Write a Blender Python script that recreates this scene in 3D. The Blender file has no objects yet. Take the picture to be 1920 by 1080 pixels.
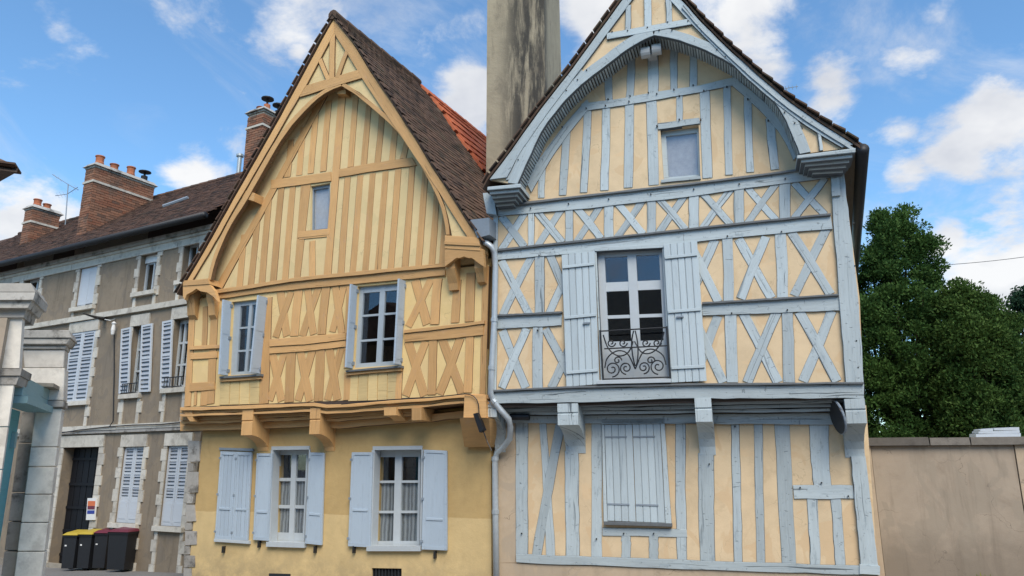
import bpy, bmesh, math, random
from mathutils import Vector, Matrix
random.seed(7)
R = math.radians
sc = bpy.context.scene
COL = sc.collection

# ------------------------------------------------------------------ camera
FOC, PITCH, CAMZ = 1387.0, R(13.8), 1.75
cam_d = bpy.data.cameras.new('camera')
cam = bpy.data.objects.new('camera', cam_d); COL.objects.link(cam)
cam_d.sensor_width = 36.0; cam_d.lens = 36.0*FOC/1920.0
cam_d.clip_start = 0.1; cam_d.clip_end = 3000
cam.location = (0, 0, CAMZ); cam.rotation_euler = (R(90)+PITCH, 0, 0)
sc.camera = cam
sc.render.resolution_x, sc.render.resolution_y = 1024, 576

def ray(x, y):
    a, b = (x-960)/FOC, (540-y)/FOC
    c, s = math.cos(PITCH), math.sin(PITCH)
    return Vector((a, c-b*s, s+b*c))
CAM = Vector((0, 0, CAMZ))
HOR = 540+FOC*math.tan(PITCH)

# ------------------------------------------------------------------ sky, sun, exposure
SUN_EL, SUN_AZ = 48, 168          # azimuth clockwise from +Y: behind the camera, veiled by cloud
w = bpy.data.worlds.new('World'); sc.world = w; w.use_nodes = True
nt = w.node_tree; N, Lk = nt.nodes, nt.links
N.clear()
def nd(t, **k):
    n = N.new(t)
    for a, b in k.items(): setattr(n, a, b)
    return n
def sky_math(op, a, b=None, c=None, clamp=False):
    n = nd('ShaderNodeMath', operation=op, use_clamp=clamp)
    for i, v in enumerate((a, b, c)):
        if v is None: continue
        if isinstance(v, (int, float)): n.inputs[i].default_value = v
        else: Lk.new(v, n.inputs[i])
    return n.outputs[0]
sky = nd('ShaderNodeTexSky', sky_type='NISHITA', sun_disc=False)
sky.sun_elevation = R(SUN_EL); sky.sun_rotation = R(SUN_AZ)
sky.air_density = 1.1; sky.dust_density = 0.15; sky.ozone_density = 4.0
tc = nd('ShaderNodeTexCoord')
vdir = tc.outputs['Generated']
sep = nd('ShaderNodeSeparateXYZ'); Lk.new(vdir, sep.inputs[0])
zz = sky_math('ADD', sky_math('MAXIMUM', sep.outputs[2], 0.0), 0.35)
cx, cy = sky_math('DIVIDE', sep.outputs[0], zz), sky_math('DIVIDE', sep.outputs[1], zz)
cmb = nd('ShaderNodeCombineXYZ'); Lk.new(cx, cmb.inputs[0]); Lk.new(cy, cmb.inputs[1])
def sky_noise(scale, detail, rough, off, dist=0.0):
    mp = nd('ShaderNodeMapping'); mp.inputs['Location'].default_value = off
    Lk.new(cmb.outputs[0], mp.inputs[0])
    n = nd('ShaderNodeTexNoise'); n.inputs['Scale'].default_value = scale
    n.inputs['Detail'].default_value = detail; n.inputs['Roughness'].default_value = rough
    n.inputs['Distortion'].default_value = dist
    Lk.new(mp.outputs[0], n.inputs['Vector']); return n.outputs[0]
n1 = sky_noise(4.6, 10, 0.60, (1.3, 4.1, 0), 0.25)
n2 = sky_noise(9.0, 6, 0.6, (7.7, 2.1, 0), 0.1)
n3 = sky_noise(4.0, 5, 0.55, (3.9, 9.6, 1.7))
# where the clouds gather (directions in the sky, radius in degrees, weight)
BLOBS = [((1800, 290), 4.0, .30), ((1880, 240), 4.5, .34), ((1700, 335), 3.0, .28), ((1770, 430), 2.5, .28), ((1890, 420), 4, .27), ((1900, 540), 4, .30), ((1840, 520), 3, .28), ((1690, 250), 2, .2), ((1730, 110), 2.8, .20),
         ((1755, 25), 2, .18), ((1545, 170), 3.0, .27), ((1440, 140), 3.0, .30), ((1420, 10), 4.5, .34),
         ((1250, 10), 4, .26), ((1130, 30), 4.5, .36), ((880, 170), 4.0, .36), ((840, 60), 4.5, .20),
         ((870, 250), 3, .34), ((560, 20), 4, .24), ((330, 40), 4.0, .15), ((120, 20), 4.0, .14), ((290, 90), 2, .1),
         ((40, 420), 5.0, .42), ((90, 400), 3.5, .36), ((20, 480), 4, .3), ((440, 270), 2.0, .20), ((380, 330), 3.0, .20), ((560, 95), 1.2, .2), ((1330, 20), 4, .2)]
cov = None
for (p, rad, wt) in BLOBS:
    c = ray(*p).normalized()
    vm = nd('ShaderNodeVectorMath', operation='DISTANCE'); vm.inputs[1].default_value = c
    nrm = nd('ShaderNodeVectorMath', operation='NORMALIZE'); Lk.new(vdir, nrm.inputs[0]); Lk.new(nrm.outputs[0], vm.inputs[0])
    mr = nd('ShaderNodeMapRange', interpolation_type='SMOOTHSTEP')
    mr.inputs[1].default_value = 0; mr.inputs[2].default_value = R(rad)*1.25
    mr.inputs[3].default_value = wt; mr.inputs[4].default_value = 0
    Lk.new(vm.outputs['Value'], mr.inputs[0])
    cov = mr.outputs[0] if cov is None else sky_math('MAXIMUM', cov, mr.outputs[0])
dens = sky_math('ADD', sky_math('ADD', sky_math('MULTIPLY', n1, 0.95), sky_math('MULTIPLY', n2, 0.34)), cov)
mask = nd('ShaderNodeMapRange', interpolation_type='SMOOTHSTEP')
mask.inputs[1].default_value = 0.72; mask.inputs[2].default_value = 0.93; mask.inputs[3].default_value = 0; mask.inputs[4].default_value = 0.96
Lk.new(dens, mask.inputs[0])
# thin veils of high cloud
n4 = sky_noise(2.6, 9, 0.62, (2.2, 6.4, 3.3), 0.9)
veil = nd('ShaderNodeMapRange', interpolation_type='SMOOTHSTEP')
veil.inputs[1].default_value = .50; veil.inputs[2].default_value = .74; veil.inputs[3].default_value = 0; veil.inputs[4].default_value = .55
Lk.new(n4, veil.inputs[0])
mask_out = sky_math('MAXIMUM', mask.outputs[0], veil.outputs[0])
cr = nd('ShaderNodeValToRGB'); Lk.new(n3, cr.inputs[0])
cr.color_ramp.elements[0].position = .36; cr.color_ramp.elements[0].color = (2.9, 3.0, 3.25, 1)
cr.color_ramp.elements[1].position = .60; cr.color_ramp.elements[1].color = (4.15, 4.15, 4.15, 1)
mixc = nd('ShaderNodeMixRGB'); hue = nd('ShaderNodeMixRGB', blend_type='MULTIPLY'); hue.inputs[0].default_value = 1; hue.inputs[2].default_value = (.72, .90, .94, 1); Lk.new(sky.outputs[0], hue.inputs[1])
Lk.new(mask_out, mixc.inputs[0]); Lk.new(hue.outputs[0], mixc.inputs[1]); Lk.new(cr.outputs[0], mixc.inputs[2])
bg = nd('ShaderNodeBackground'); bg.inputs[1].default_value = 0.088
Lk.new(mixc.outputs[0], bg.inputs[0])
wo = nd('ShaderNodeOutputWorld'); Lk.new(bg.outputs[0], wo.inputs[0])

sun_d = bpy.data.lights.new('sun', 'SUN'); sun_d.energy = 1.5; sun_d.angle = R(38); sun_d.color = (1, .90, .76)
sun = bpy.data.objects.new('sun', sun_d); COL.objects.link(sun)
sdir = Vector((math.sin(R(SUN_AZ))*math.cos(R(SUN_EL)), math.cos(R(SUN_AZ))*math.cos(R(SUN_EL)), math.sin(R(SUN_EL))))
sun.rotation_euler = (-sdir).to_track_quat('-Z', 'Y').to_euler()
vs = sc.view_settings
vs.view_transform = 'Standard'; vs.look = 'None'; vs.gamma = 1; vs.use_curve_mapping = False; vs.exposure = 1.42
sc.cycles.max_bounces = 6

# ------------------------------------------------------------------ materials
def material(name):
    m = bpy.data.materials.new(name); m.use_nodes = True
    t = m.node_tree; t.nodes.clear()
    return m, t
class NB:
    """small node-tree writer"""
    def __init__(s, name):
        s.m, s.t = material(name); s.n = s.t.nodes; s.l = s.t.links
        s.out = s.n.new('ShaderNodeOutputMaterial')
    def put(s, node, i, v):
        if v is None: return
        if hasattr(v, 'is_linked'): s.l.new(v, node.inputs[i])
        else: node.inputs[i].default_value = v
    def new(s, t, **k):
        n = s.n.new(t)
        for a, b in k.items(): setattr(n, a, b)
        return n
    def math(s, op, a, b=None, clamp=False):
        n = s.new('ShaderNodeMath', operation=op, use_clamp=clamp); s.put(n, 0, a); s.put(n, 1, b); return n.outputs[0]
    def noise(s, vec, scale, detail=4, rough=.55, dist=0):
        n = s.new('ShaderNodeTexNoise'); s.put(n, 'Vector', vec)
        n.inputs['Scale'].default_value = scale; n.inputs['Detail'].default_value = detail
        n.inputs['Roughness'].default_value = rough; n.inputs['Distortion'].default_value = dist
        return n.outputs[0]
    def mapping(s, vec, scale=(1, 1, 1), loc=None):
        n = s.new('ShaderNodeMapping'); s.put(n, 0, vec); n.inputs['Scale'].default_value = scale
        if loc is not None: s.put(n, 1, loc)
        return n.outputs[0]
    def ramp(s, fac, lo, hi, a=0.0, b=1.0):
        n = s.new('ShaderNodeMapRange', interpolation_type='SMOOTHSTEP'); s.put(n, 0, fac)
        n.inputs[1].default_value = lo; n.inputs[2].default_value = hi; n.inputs[3].default_value = a; n.inputs[4].default_value = b
        return n.outputs[0]
    def mix(s, fac, a, b, mode='MIX'):
        n = s.new('ShaderNodeMixRGB', blend_type=mode)
        for i, v in enumerate((fac, a, b)):
            if isinstance(v, tuple): v = (*v, 1)[:4]
            s.put(n, i, v)
        return n.outputs[0]
    def uv(s):
        u = s.new('ShaderNodeUVMap'); u.uv_map = 'UVMap'
        oi = s.new('ShaderNodeObjectInfo')
        ge = s.new('ShaderNodeNewGeometry')
        s.rnd = s.math('FRACT', s.math('ADD', s.math('MULTIPLY', oi.outputs['Random'], 7.31), ge.outputs['Random Per Island']))
        s.pos = ge.outputs['Position']
        cm = s.new('ShaderNodeCombineXYZ'); s.put(cm, 0, s.math('MULTIPLY', s.rnd, 37.0)); s.put(cm, 1, s.math('MULTIPLY', s.rnd, 91.0)); s.put(cm, 2, s.math('MULTIPLY', s.rnd, 13.0))
        s.rvec = cm.outputs[0]
        return u.outputs[0]
    def finish(s, col, rough=.7, height=None, bump=.3, dist=.02, spec=.3, metal=0.0, **kw):
        b = s.new('ShaderNodeBsdfPrincipled')
        s.put(b, 'Base Color', (*col, 1) if isinstance(col, tuple) else col)
        s.put(b, 'Roughness', rough); b.inputs['Specular IOR Level'].default_value = spec; b.inputs['Metallic'].default_value = metal
        for k, v in kw.items(): b.inputs[k.replace('_', ' ')].default_value = v
        if height is not None:
            bn = s.new('ShaderNodeBump'); bn.inputs['Strength'].default_value = bump; bn.inputs['Distance'].default_value = dist
            s.put(bn, 'Height', height); s.l.new(bn.outputs[0], b.inputs['Normal'])
        s.l.new(b.outputs[0], s.out.inputs[0]); return s.m

def scale3(c, k): return tuple(min(1, v*k) for v in c)
def wood(name, base, dark=None, crack=.5, vary=.22, wornc=None, worn=0.0, ticks=0.0):
    b = NB(name); uv = b.uv()
    dark = dark or scale3(base, .28)
    g = b.noise(b.mapping(uv, (1.3, 22, 1), b.rvec), 2.2, 5, .6, .4)          # fine grain along the piece
    big = b.noise(b.mapping(uv, (1.0, 2.5, 1), b.rvec), 1.6, 4, .6)
    ck = b.noise(b.mapping(uv, (.55, 17, 1), b.rvec), 1.7, 3, .5, .8)            # drying cracks
    amt = b.ramp(b.math('FRACT', b.math('MULTIPLY', b.rnd, 17.3)), .15, .95, .1, 1.0)
    ckm = b.math('MULTIPLY', b.math('MULTIPLY', b.ramp(ck, .632, .68), crack), amt)
    ck2 = b.noise(b.mapping(uv, (3.5, 9, 1), b.rvec), 4.0, 4, .6, .4)
    ckm = b.math('MAXIMUM', ckm, b.math('MULTIPLY', b.math('MULTIPLY', b.ramp(ck2, .66, .72), crack), .6))
    if ticks:
        ck3 = b.noise(b.mapping(uv, (16, 6, 1), b.rvec), 1.8, 3, .6, .3)
        ckm = b.math('MAXIMUM', ckm, b.math('MULTIPLY', b.ramp(ck3, .64, .70), ticks))
    k = b.math('ADD', b.math('MULTIPLY', b.math('SUBTRACT', b.rnd, .5), vary*1.2), 1.0)
    k2 = b.math('ADD', k, b.math('MULTIPLY', b.math('SUBTRACT', g, .5), vary*1.5))
    k3 = b.math('ADD', k2, b.math('MULTIPLY', b.math('SUBTRACT', big, .5), vary*1.3))
    cm = b.new('ShaderNodeCombineXYZ')
    for i in range(3): b.put(cm, i, k3)
    col = b.mix(1.0, base, cm.outputs[0], 'MULTIPLY')
    if wornc:
        wm = b.math('MULTIPLY', b.ramp(b.noise(b.mapping(uv, (2.2, 7, 1), b.rvec), 2.0, 6, .7), .56, .68), worn)
        col = b.mix(wm, col, wornc)
    col = b.mix(ckm, col, dark)
    h = b.math('SUBTRACT', b.math('MULTIPLY', g, .35), b.math('MULTIPLY', ckm, 1.2))
    return b.finish(col, .62, h, .55, .012)
def plaster(name, base, stain=None, stain_amt=.3, vary=.16, streak=0.0, scale=1.0, rough=.85, bump=.35, patch=None, crack=0.0, damp=None):
    b = NB(name); uv = b.uv()
    stain = stain or scale3(base, .55)
    big = b.noise(uv, 1.1*scale, 5, .6, .5)
    mid = b.noise(uv, 5*scale, 5, .65)
    fine = b.noise(uv, 60*scale, 3, .6)
    k = b.math('ADD', 1.0, b.math('ADD', b.math('MULTIPLY', b.math('SUBTRACT', big, .5), vary*2), b.math('MULTIPLY', b.math('SUBTRACT', mid, .5), vary)))
    k = b.math('ADD', k, b.math('MULTIPLY', b.math('SUBTRACT', fine, .5), .10))
    cm = b.new('ShaderNodeCombineXYZ')
    for i in range(3): b.put(cm, i, k)
    col = b.mix(1.0, base, cm.outputs[0], 'MULTIPLY')
    sm = b.math('MULTIPLY', b.ramp(b.noise(b.mapping(uv, (1, .8, 1)), 2.3*scale, 7, .7, .6), .52, .72), stain_amt)
    col = b.mix(sm, col, stain)
    if patch:
        pm = b.ramp(b.noise(b.mapping(uv, (1, .7, 1), (3.1, 7.7, .4)), 1.7*scale, 3, .5, 1.2), .54, .57)
        col = b.mix(b.math('MULTIPLY', pm, .75), col, patch)
        pm = b.ramp(b.noise(b.mapping(uv, (.8, 1, 1), (9.3, 1.2, 2.4)), 2.9*scale, 5, .6, .7), .57, .66)
        col = b.mix(b.math('MULTIPLY', pm, .5), col, scale3(patch, 1.12))
    if crack:
        vo = b.new('ShaderNodeTexVoronoi', feature='DISTANCE_TO_EDGE'); vo.inputs['Scale'].default_value = 1.5*scale
        wv = b.new('ShaderNodeVectorMath', operation='ADD'); b.put(wv, 0, uv)
        nv = b.new('ShaderNodeTexNoise'); b.put(nv, 'Vector', uv); nv.inputs['Scale'].default_value = 5; nv.inputs['Detail'].default_value = 5
        sc_ = b.new('ShaderNodeVectorMath', operation='SCALE'); b.put(sc_, 0, nv.outputs['Color']); sc_.inputs['Scale'].default_value = .35
        b.put(wv, 1, sc_.outputs[0]); b.put(vo, 'Vector', wv.outputs[0])
        cmk = b.math('MULTIPLY', b.ramp(vo.outputs['Distance'], .007, .0, 0, 1), b.ramp(b.noise(uv, 1.3, 3, .5), .48, .56))
        col = b.mix(b.math('MULTIPLY', cmk, crack), col, scale3(base, .3))
    if damp:
        sp = b.new('ShaderNodeSeparateXYZ'); b.put(sp, 0, uv)
        dm = b.math('MULTIPLY', b.ramp(b.math('ADD', sp.outputs[1], b.math('MULTIPLY', b.math('SUBTRACT', mid, .5), .5)), damp[1], damp[0]), .6)
        col = b.mix(dm, col, scale3(base, .5))
    if streak:
        st = b.math('MULTIPLY', b.ramp(b.noise(b.mapping(uv, (5, .45, 1)), 1.2, 6, .65, .5), .5, .68), streak)
        col = b.mix(st, col, scale3(stain, .6))
    h = b.math('ADD', b.math('MULTIPLY', fine, .25), b.math('MULTIPLY', mid, .8))
    return b.finish(col, rough, h, bump, .012, .2)
def simple(name, col, rough=.5, metal=0.0, spec=.4, vary=.12, bump=.15):
    b = NB(name); uv = b.uv()
    n = b.noise(b.pos, 14, 5, .6)
    k = b.math('ADD', b.math('ADD', 1.0, b.math('MULTIPLY', b.math('SUBTRACT', n, .5), vary*2)), b.math('MULTIPLY', b.math('SUBTRACT', b.rnd, .5), vary))
    cm = b.new('ShaderNodeCombineXYZ')
    for i in range(3): b.put(cm, i, k)
    return b.finish(b.mix(1.0, col, cm.outputs[0], 'MULTIPLY'), rough, n, bump, .01, spec, metal)
def piece(name, c1, c2, c3, rough=.85, spec=.2, moss=None, moss_amt=0, nscale=25, bump=.5):
    """bricks, tiles, stones: a colour of its own for each piece"""
    b = NB(name); uv = b.uv()
    cr = b.new('ShaderNodeValToRGB'); b.put(cr, 0, b.rnd)
    e = cr.color_ramp.elements
    e[0].position = 0; e[0].color = (*c1, 1); e[1].position = 1; e[1].color = (*c3, 1)
    m = e.new(.5); m.color = (*c2, 1)
    n = b.noise(b.pos, nscale, 6, .65)
    cm = b.new('ShaderNodeCombineXYZ')
    k = b.math('ADD', .7, b.math('MULTIPLY', n, .6))
    for i in range(3): b.put(cm, i, k)
    col = b.mix(1.0, cr.outputs[0], cm.outputs[0], 'MULTIPLY')
    if moss:
        mm = b.math('MULTIPLY', b.ramp(b.noise(b.pos, 3.1, 7, .7), .5, .66), moss_amt)
        col = b.mix(mm, col, moss)
    return b.finish(col, rough, n, bump, .008, spec)

M = {}
STAIN_LOW = 6.0
M['y_timber'] = wood('ochre_timber', (.575, .335, .138), (.15, .085, .038), .6, .28, (.53, .32, .18), .6)
M['y_infill'] = plaster('cream_plaster', (.70, .53, .275), (.56, .40, .19), .35, .14, patch=(.64, .50, .26), crack=.4)
M['y_infill2'] = plaster('straw_plaster', (.74, .54, .25), (.60, .42, .18), .35, .14, patch=(.70, .51, .25), crack=.5)
M['y_panel'] = wood('yellow_board', (.66, .49, .23), (.30, .19, .08), .4, .22)
M['b_timber'] = wood('blue_grey_timber', (.42, .48, .495), (.08, .10, .112), .9, .24, (.29, .345, .37), .8, ticks=.5)
M['b_infill'] = plaster('apricot_plaster', (.67, .515, .325), (.49, .36, .22), .5, .24, patch=(.63, .455, .27), crack=.35)
M['b_shutter'] = wood('pale_blue_boards', (.45, .52, .545), (.16, .20, .24), .35, .10, (.36, .42, .45), .4)
M['y_shutter'] = wood('light_blue_paint', (.395, .47, .54), (.16, .20, .25), .18, .09, (.31, .37, .43), .4)
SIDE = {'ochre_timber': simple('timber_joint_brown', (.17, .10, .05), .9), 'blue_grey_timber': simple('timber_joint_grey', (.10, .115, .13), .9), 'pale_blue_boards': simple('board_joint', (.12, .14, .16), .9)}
M['lead_shade'] = simple('lead_and_shade_grey', (.13, .14, .145), .55, 0, .4, .3)  # grey of the sill edges; on the rail strips it is painted shadow
M['zinc'] = simple('zinc', (.42, .46, .48), .42, .35, .5, .2)
M['iron'] = simple('black_iron', (.028, .03, .033), .5, .3, .4, .2)
M['rubber'] = simple('black_plastic', (.014, .015, .018), .45, 0, .4, .2)
M['win_paint'] = simple('blue_window_paint', (.35, .405, .445), .5, 0, .4, .1)
M['white_paint'] = simple('white_window_paint', (.46, .50, .52), .5, 0, .4, .08)
M['dark_frame'] = simple('grey_frame', (.23, .27, .31), .55, 0, .3, .15)
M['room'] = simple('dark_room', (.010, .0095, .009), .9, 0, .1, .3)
M['pane_backing'] = simple('pale_pane_reflection', (.43, .43, .44), .8, 0, .1, .25)  # pale sheet: clouds mirrored in the gable panes put into its colour
M['stack'] = plaster('old_beige_render', (.345, .285, .195), (.15, .12, .085), .45, .3, .45, .8)
b = NB('old_beige_render'); uv = b.uv()
big = b.noise(uv, 1.1, 6, .6, .5); mid = b.noise(uv, 6, 6, .7); fine = b.noise(uv, 70, 3, .6)
sp = b.new('ShaderNodeSeparateXYZ'); b.put(sp, 0, uv)
k = b.math('ADD', .62, b.math('ADD', b.math('MULTIPLY', big, .5), b.math('MULTIPLY', mid, .28)))
cm = b.new('ShaderNodeCombineXYZ')
for i in range(3): b.put(cm, i, k)
col = b.mix(1.0, (.34, .285, .20), cm.outputs[0], 'MULTIPLY')
st = b.ramp(b.noise(b.mapping(uv, (3.0, .30, 1), (.35, 2.2, 0)), 1.7, 10, .72, .35), .36, .54)          # soot run down by the rain
fl = b.math('MULTIPLY', b.ramp(sp.outputs[0], .12, .60), b.ramp(sp.outputs[0], 1.5, .95))
hi = b.ramp(sp.outputs[1], STAIN_LOW, STAIN_LOW+2.0)
col = b.mix(b.math('MULTIPLY', b.math('MULTIPLY', st, fl), b.math('MULTIPLY', hi, .95)), col, (.045, .042, .038))
st2 = b.ramp(b.noise(b.mapping(uv, (2.4, .9, 1)), 1.4, 8, .72, .6), .5, .68)
col = b.mix(b.math('MULTIPLY', st2, .5), col, (.15, .125, .095))
M['stack'] = b.finish(col, .9, b.math('ADD', mid, b.math('MULTIPLY', fine, .3)), .6, .02, .2)
M['gwall'] = plaster('brown_render', (.38, .31, .235), (.24, .19, .14), .6, .24, .3, .9, patch=(.33, .275, .21), crack=.6, damp=(.5, 1.1))
M['coping'] = piece('mossy_coping', (.15, .135, .115), (.21, .19, .165), (.11, .10, .088), .95, .1, (.05, .045, .04), .7, 14)
M['capstone'] = piece('blackened_capstone', (.46, .44, .40), (.52, .50, .45), (.40, .38, .34), .95, .1, (.05, .047, .04), .85, 9)
M['slat_paint'] = wood('grey_slats', (.33, .36, .40), (.15, .17, .19), .2, .2)
M['town_shutter'] = wood('pale_grey_paint', (.50, .535, .57), (.25, .28, .30), .1, .06)
M['plinth'] = plaster('pinkish_render', (.47, .37, .26), (.24, .2, .15), .6, .24, .15, patch=(.42, .34, .25), crack=.8)
M['town_render'] = plaster('grey_brown_render', (.245, .198, .143), (.14, .115, .09), .55, .26, .3, 1.3, patch=(.21, .175, .135), crack=.5)
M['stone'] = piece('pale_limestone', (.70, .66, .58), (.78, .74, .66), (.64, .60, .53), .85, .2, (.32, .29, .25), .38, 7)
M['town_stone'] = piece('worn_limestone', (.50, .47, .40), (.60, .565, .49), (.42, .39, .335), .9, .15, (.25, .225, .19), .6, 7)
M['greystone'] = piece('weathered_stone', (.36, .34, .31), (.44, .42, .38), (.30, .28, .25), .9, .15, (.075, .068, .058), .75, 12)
M['rubble'] = piece('rubble_stone', (.24, .21, .17), (.33, .29, .23), (.2, .17, .14), .9, .15, (.10, .09, .075), .5, 12)
M['brick'] = piece('old_brick', (.225, .10, .062), (.29, .15, .095), (.13, .08, .06), .9, .15, (.13, .105, .085), .5, 30)
M['mortar'] = plaster('mortar', (.40, .34, .27), None, .3, .2)
M['tile_dark'] = piece('old_roof_tile', (.080, .055, .042), (.150, .095, .068), (.048, .038, .033), .92, .12, (.095, .085, .055), .5, 22)
M['tile_town'] = piece('brown_roof_tile', (.070, .044, .035), (.145, .085, .062), (.042, .033, .030), .92, .12, (.075, .068, .05), .4, 22)
M['tile_red'] = piece('orange_roof_tile', (.46, .125, .055), (.52, .16, .075), (.38, .095, .045), .8, .2, (.16, .07, .04), .3, 22)
M['terracotta'] = piece('terracotta', (.38, .12, .06), (.44, .16, .08), (.3, .1, .05), .8, .2, (.12, .09, .07), .3, 22)
M['teal'] = wood('teal_paint', (.15, .41, .46), (.03, .09, .10), .3, .15)
M['teal_pale'] = wood('pale_teal_paint', (.25, .40, .42), (.05, .09, .10), .4, .15)
M['dark_door'] = wood('blue_black_boards', (.005, .006, .009), (.002, .002, .003), .3, .25)
M['brown_wood'] = wood('brown_soffit_boards', (.085, .06, .045), (.02, .015, .012), .5, .25)
M['lid_yellow'] = simple('yellow_plastic', (.46, .34, .045), .5, 0, .3, .12)
M['lid_maroon'] = simple('maroon_plastic', (.13, .022, .04), .5, 0, .4, .1)
M['bin'] = simple('charcoal_plastic', (.017, .018, .021), .5, 0, .4, .15)
M['white'] = simple('white_sticker', (.7, .7, .68), .5, 0, .3, .05)
M['orange'] = simple('orange_print', (.62, .16, .06), .5, 0, .3, .05)
M['blue'] = simple('blue_print', (.03, .05, .28), .5, 0, .3, .05)
M['cowl'] = simple('sooty_metal', (.02, .02, .022), .6, .2, .3, .2)
M['lamp_body'] = simple('grey_lamp_plastic', (.52, .52, .51), .5, 0, .4, .1)
M['sheet'] = simple('pale_metal_sheet', (.60, .66, .72), .4, .2, .5, .1)
M['cable'] = simple('grey_cable', (.05, .05, .055), .6)
M['bark'] = simple('bark', (.07, .05, .035), .9, 0, .1, .4, .8)

b = NB('yellow_ground_plaster'); uv = b.uv()      # repainted lower band: paint with its own wavering edge
sp = b.new('ShaderNodeSeparateXYZ'); b.put(sp, 0, uv)
edge = b.math('ADD', sp.outputs[1], b.math('MULTIPLY', b.math('SUBTRACT', b.noise(uv, 1.2, 4, .6), .5), .05))
EDGE_NODE = b.new('ShaderNodeMath', operation='LESS_THAN'); b.put(EDGE_NODE, 0, edge)
big = b.noise(uv, 1.3, 6, .65, .5); fine = b.noise(uv, 55, 3, .6); mid = b.noise(uv, 6, 5, .65)
col = b.mix(EDGE_NODE.outputs[0], (.50, .348, .155), (.615, .455, .225))
k = b.math('ADD', .86, b.math('ADD', b.math('MULTIPLY', b.math('SUBTRACT', big, .5), .5), b.math('ADD', b.math('MULTIPLY', fine, .08), b.math('MULTIPLY', mid, .2))))
cm = b.new('ShaderNodeCombineXYZ')
for i in range(3): b.put(cm, i, k)
col = b.mix(1.0, col, cm.outputs[0], 'MULTIPLY')
col = b.mix(b.math('MULTIPLY', b.ramp(b.noise(uv, 2.1, 8, .72, .8), .55, .72), .28), col, (.33, .23, .10))
low = b.math('SUBTRACT', 1.0, b.math('MULTIPLY', sp.outputs[1], 1.0))
DAMP_NODE = b.new('ShaderNodeMapRange', interpolation_type='SMOOTHSTEP'); b.put(DAMP_NODE, 0, sp.outputs[1])
DAMP_NODE.inputs[3].default_value = .5; DAMP_NODE.inputs[4].default_value = 0.0
dm = b.math('MULTIPLY', DAMP_NODE.outputs[0], b.ramp(b.noise(uv, 3.3, 7, .7), .36, .62))
col = b.mix(dm, col, (.25, .20, .13))
M['y_ground'] = b.finish(col, .88, b.math('ADD', b.math('MULTIPLY', fine, .25), mid), .4, .014, .2)

b = NB('asphalt'); uv = b.uv()
n = b.noise(b.pos, 1.2, 6, .6); fn = b.noise(b.pos, 90, 3, .6)
k = b.math('ADD', b.math('MULTIPLY', n, .6), b.math('MULTIPLY', fn, .7))
M['asphalt'] = b.finish(b.mix(k, (.11, .105, .10), (.26, .25, .235)), .9, fn, .5, .01, .2)
b = NB('pavement'); uv = b.uv()
n = b.noise(b.pos, 2.2, 6, .6); fn = b.noise(b.pos, 120, 3, .6)
M['pavement'] = b.finish(b.mix(b.math('ADD', b.math('MULTIPLY', n, .7), b.math('MULTIPLY', fn, .4)), (.13, .12, .11), (.30, .28, .26)), .9, fn, .4, .008, .2)

b = NB('window_glass')
gl = b.new('ShaderNodeBsdfGlossy'); gl.inputs['Roughness'].default_value = .015; gl.inputs['Color'].default_value = (.85, .9, 1, 1)
tr = b.new('ShaderNodeBsdfTransparent'); tr.inputs[0].default_value = (.95, .96, .96, 1)
fr = b.new('ShaderNodeLayerWeight'); fr.inputs[0].default_value = .5
ge = b.new('ShaderNodeNewGeometry')
bn = b.new('ShaderNodeBump'); bn.inputs['Strength'].default_value = .03; bn.inputs['Distance'].default_value = .02
b.put(bn, 'Height', b.noise(ge.outputs['Position'], 2.5, 2, .5)); b.l.new(bn.outputs[0], gl.inputs['Normal'])
mx = b.new('ShaderNodeMixShader'); b.put(mx, 0, b.math('ADD', .055, b.math('MULTIPLY', b.math('POWER', fr.outputs['Facing'], 5), .8), True))
b.l.new(tr.outputs[0], mx.inputs[1]); b.l.new(gl.outputs[0], mx.inputs[2]); b.l.new(mx.outputs[0], b.out.inputs[0])
M['glass'] = b.m
b = NB('lace_curtain'); uv = b.uv()
wv = b.new('ShaderNodeTexWave'); b.put(wv, 'Vector', uv); wv.inputs['Scale'].default_value = 4.5; wv.inputs['Distortion'].default_value = 2.0; wv.inputs['Detail'].default_value = 2
df = b.new('ShaderNodeBsdfDiffuse'); b.put(df, 0, b.mix(wv.outputs[0], (.20, .22, .235), (.46, .49, .51)))
tr = b.new('ShaderNodeBsdfTransparent'); mx = b.new('ShaderNodeMixShader'); mx.inputs[0].default_value = .72
b.l.new(tr.outputs[0], mx.inputs[1]); b.l.new(df.outputs[0], mx.inputs[2]); b.l.new(mx.outputs[0], b.out.inputs[0])
M['lace'] = b.m
def leaf_mat(name, c1, c2, c3):
    b = NB(name); ge = b.new('ShaderNodeNewGeometry')
    n = b.noise(ge.outputs['Position'], .9, 4, .6)
    col = b.mix(b.ramp(n, .35, .65), c1, c2)
    col = b.mix(b.math('MULTIPLY', b.ramp(ge.outputs['Random Per Island'], .6, 1.0), .7), col, c3)
    d = b.new('ShaderNodeBsdfPrincipled'); b.put(d, 'Base Color', col); d.inputs['Roughness'].default_value = .7; d.inputs['Specular IOR Level'].default_value = .1
    t = b.new('ShaderNodeBsdfTranslucent'); b.put(t, 0, col)
    mx = b.new('ShaderNodeMixShader'); mx.inputs[0].default_value = .22
    b.l.new(d.outputs[0], mx.inputs[1]); b.l.new(t.outputs[0], mx.inputs[2]); b.l.new(mx.outputs[0], b.out.inputs[0])
    return b.m
M['leaf_a'] = leaf_mat('dark_needles', (.026, .066, .016), (.060, .120, .028), (.088, .148, .038))
M['leaf_b'] = leaf_mat('olive_needles', (.028, .068, .016), (.066, .120, .027), (.098, .148, .038))
M['leaf_c'] = leaf_mat('fir_needles', (.015, .040, .022), (.026, .06, .03), (.04, .08, .04))

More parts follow.
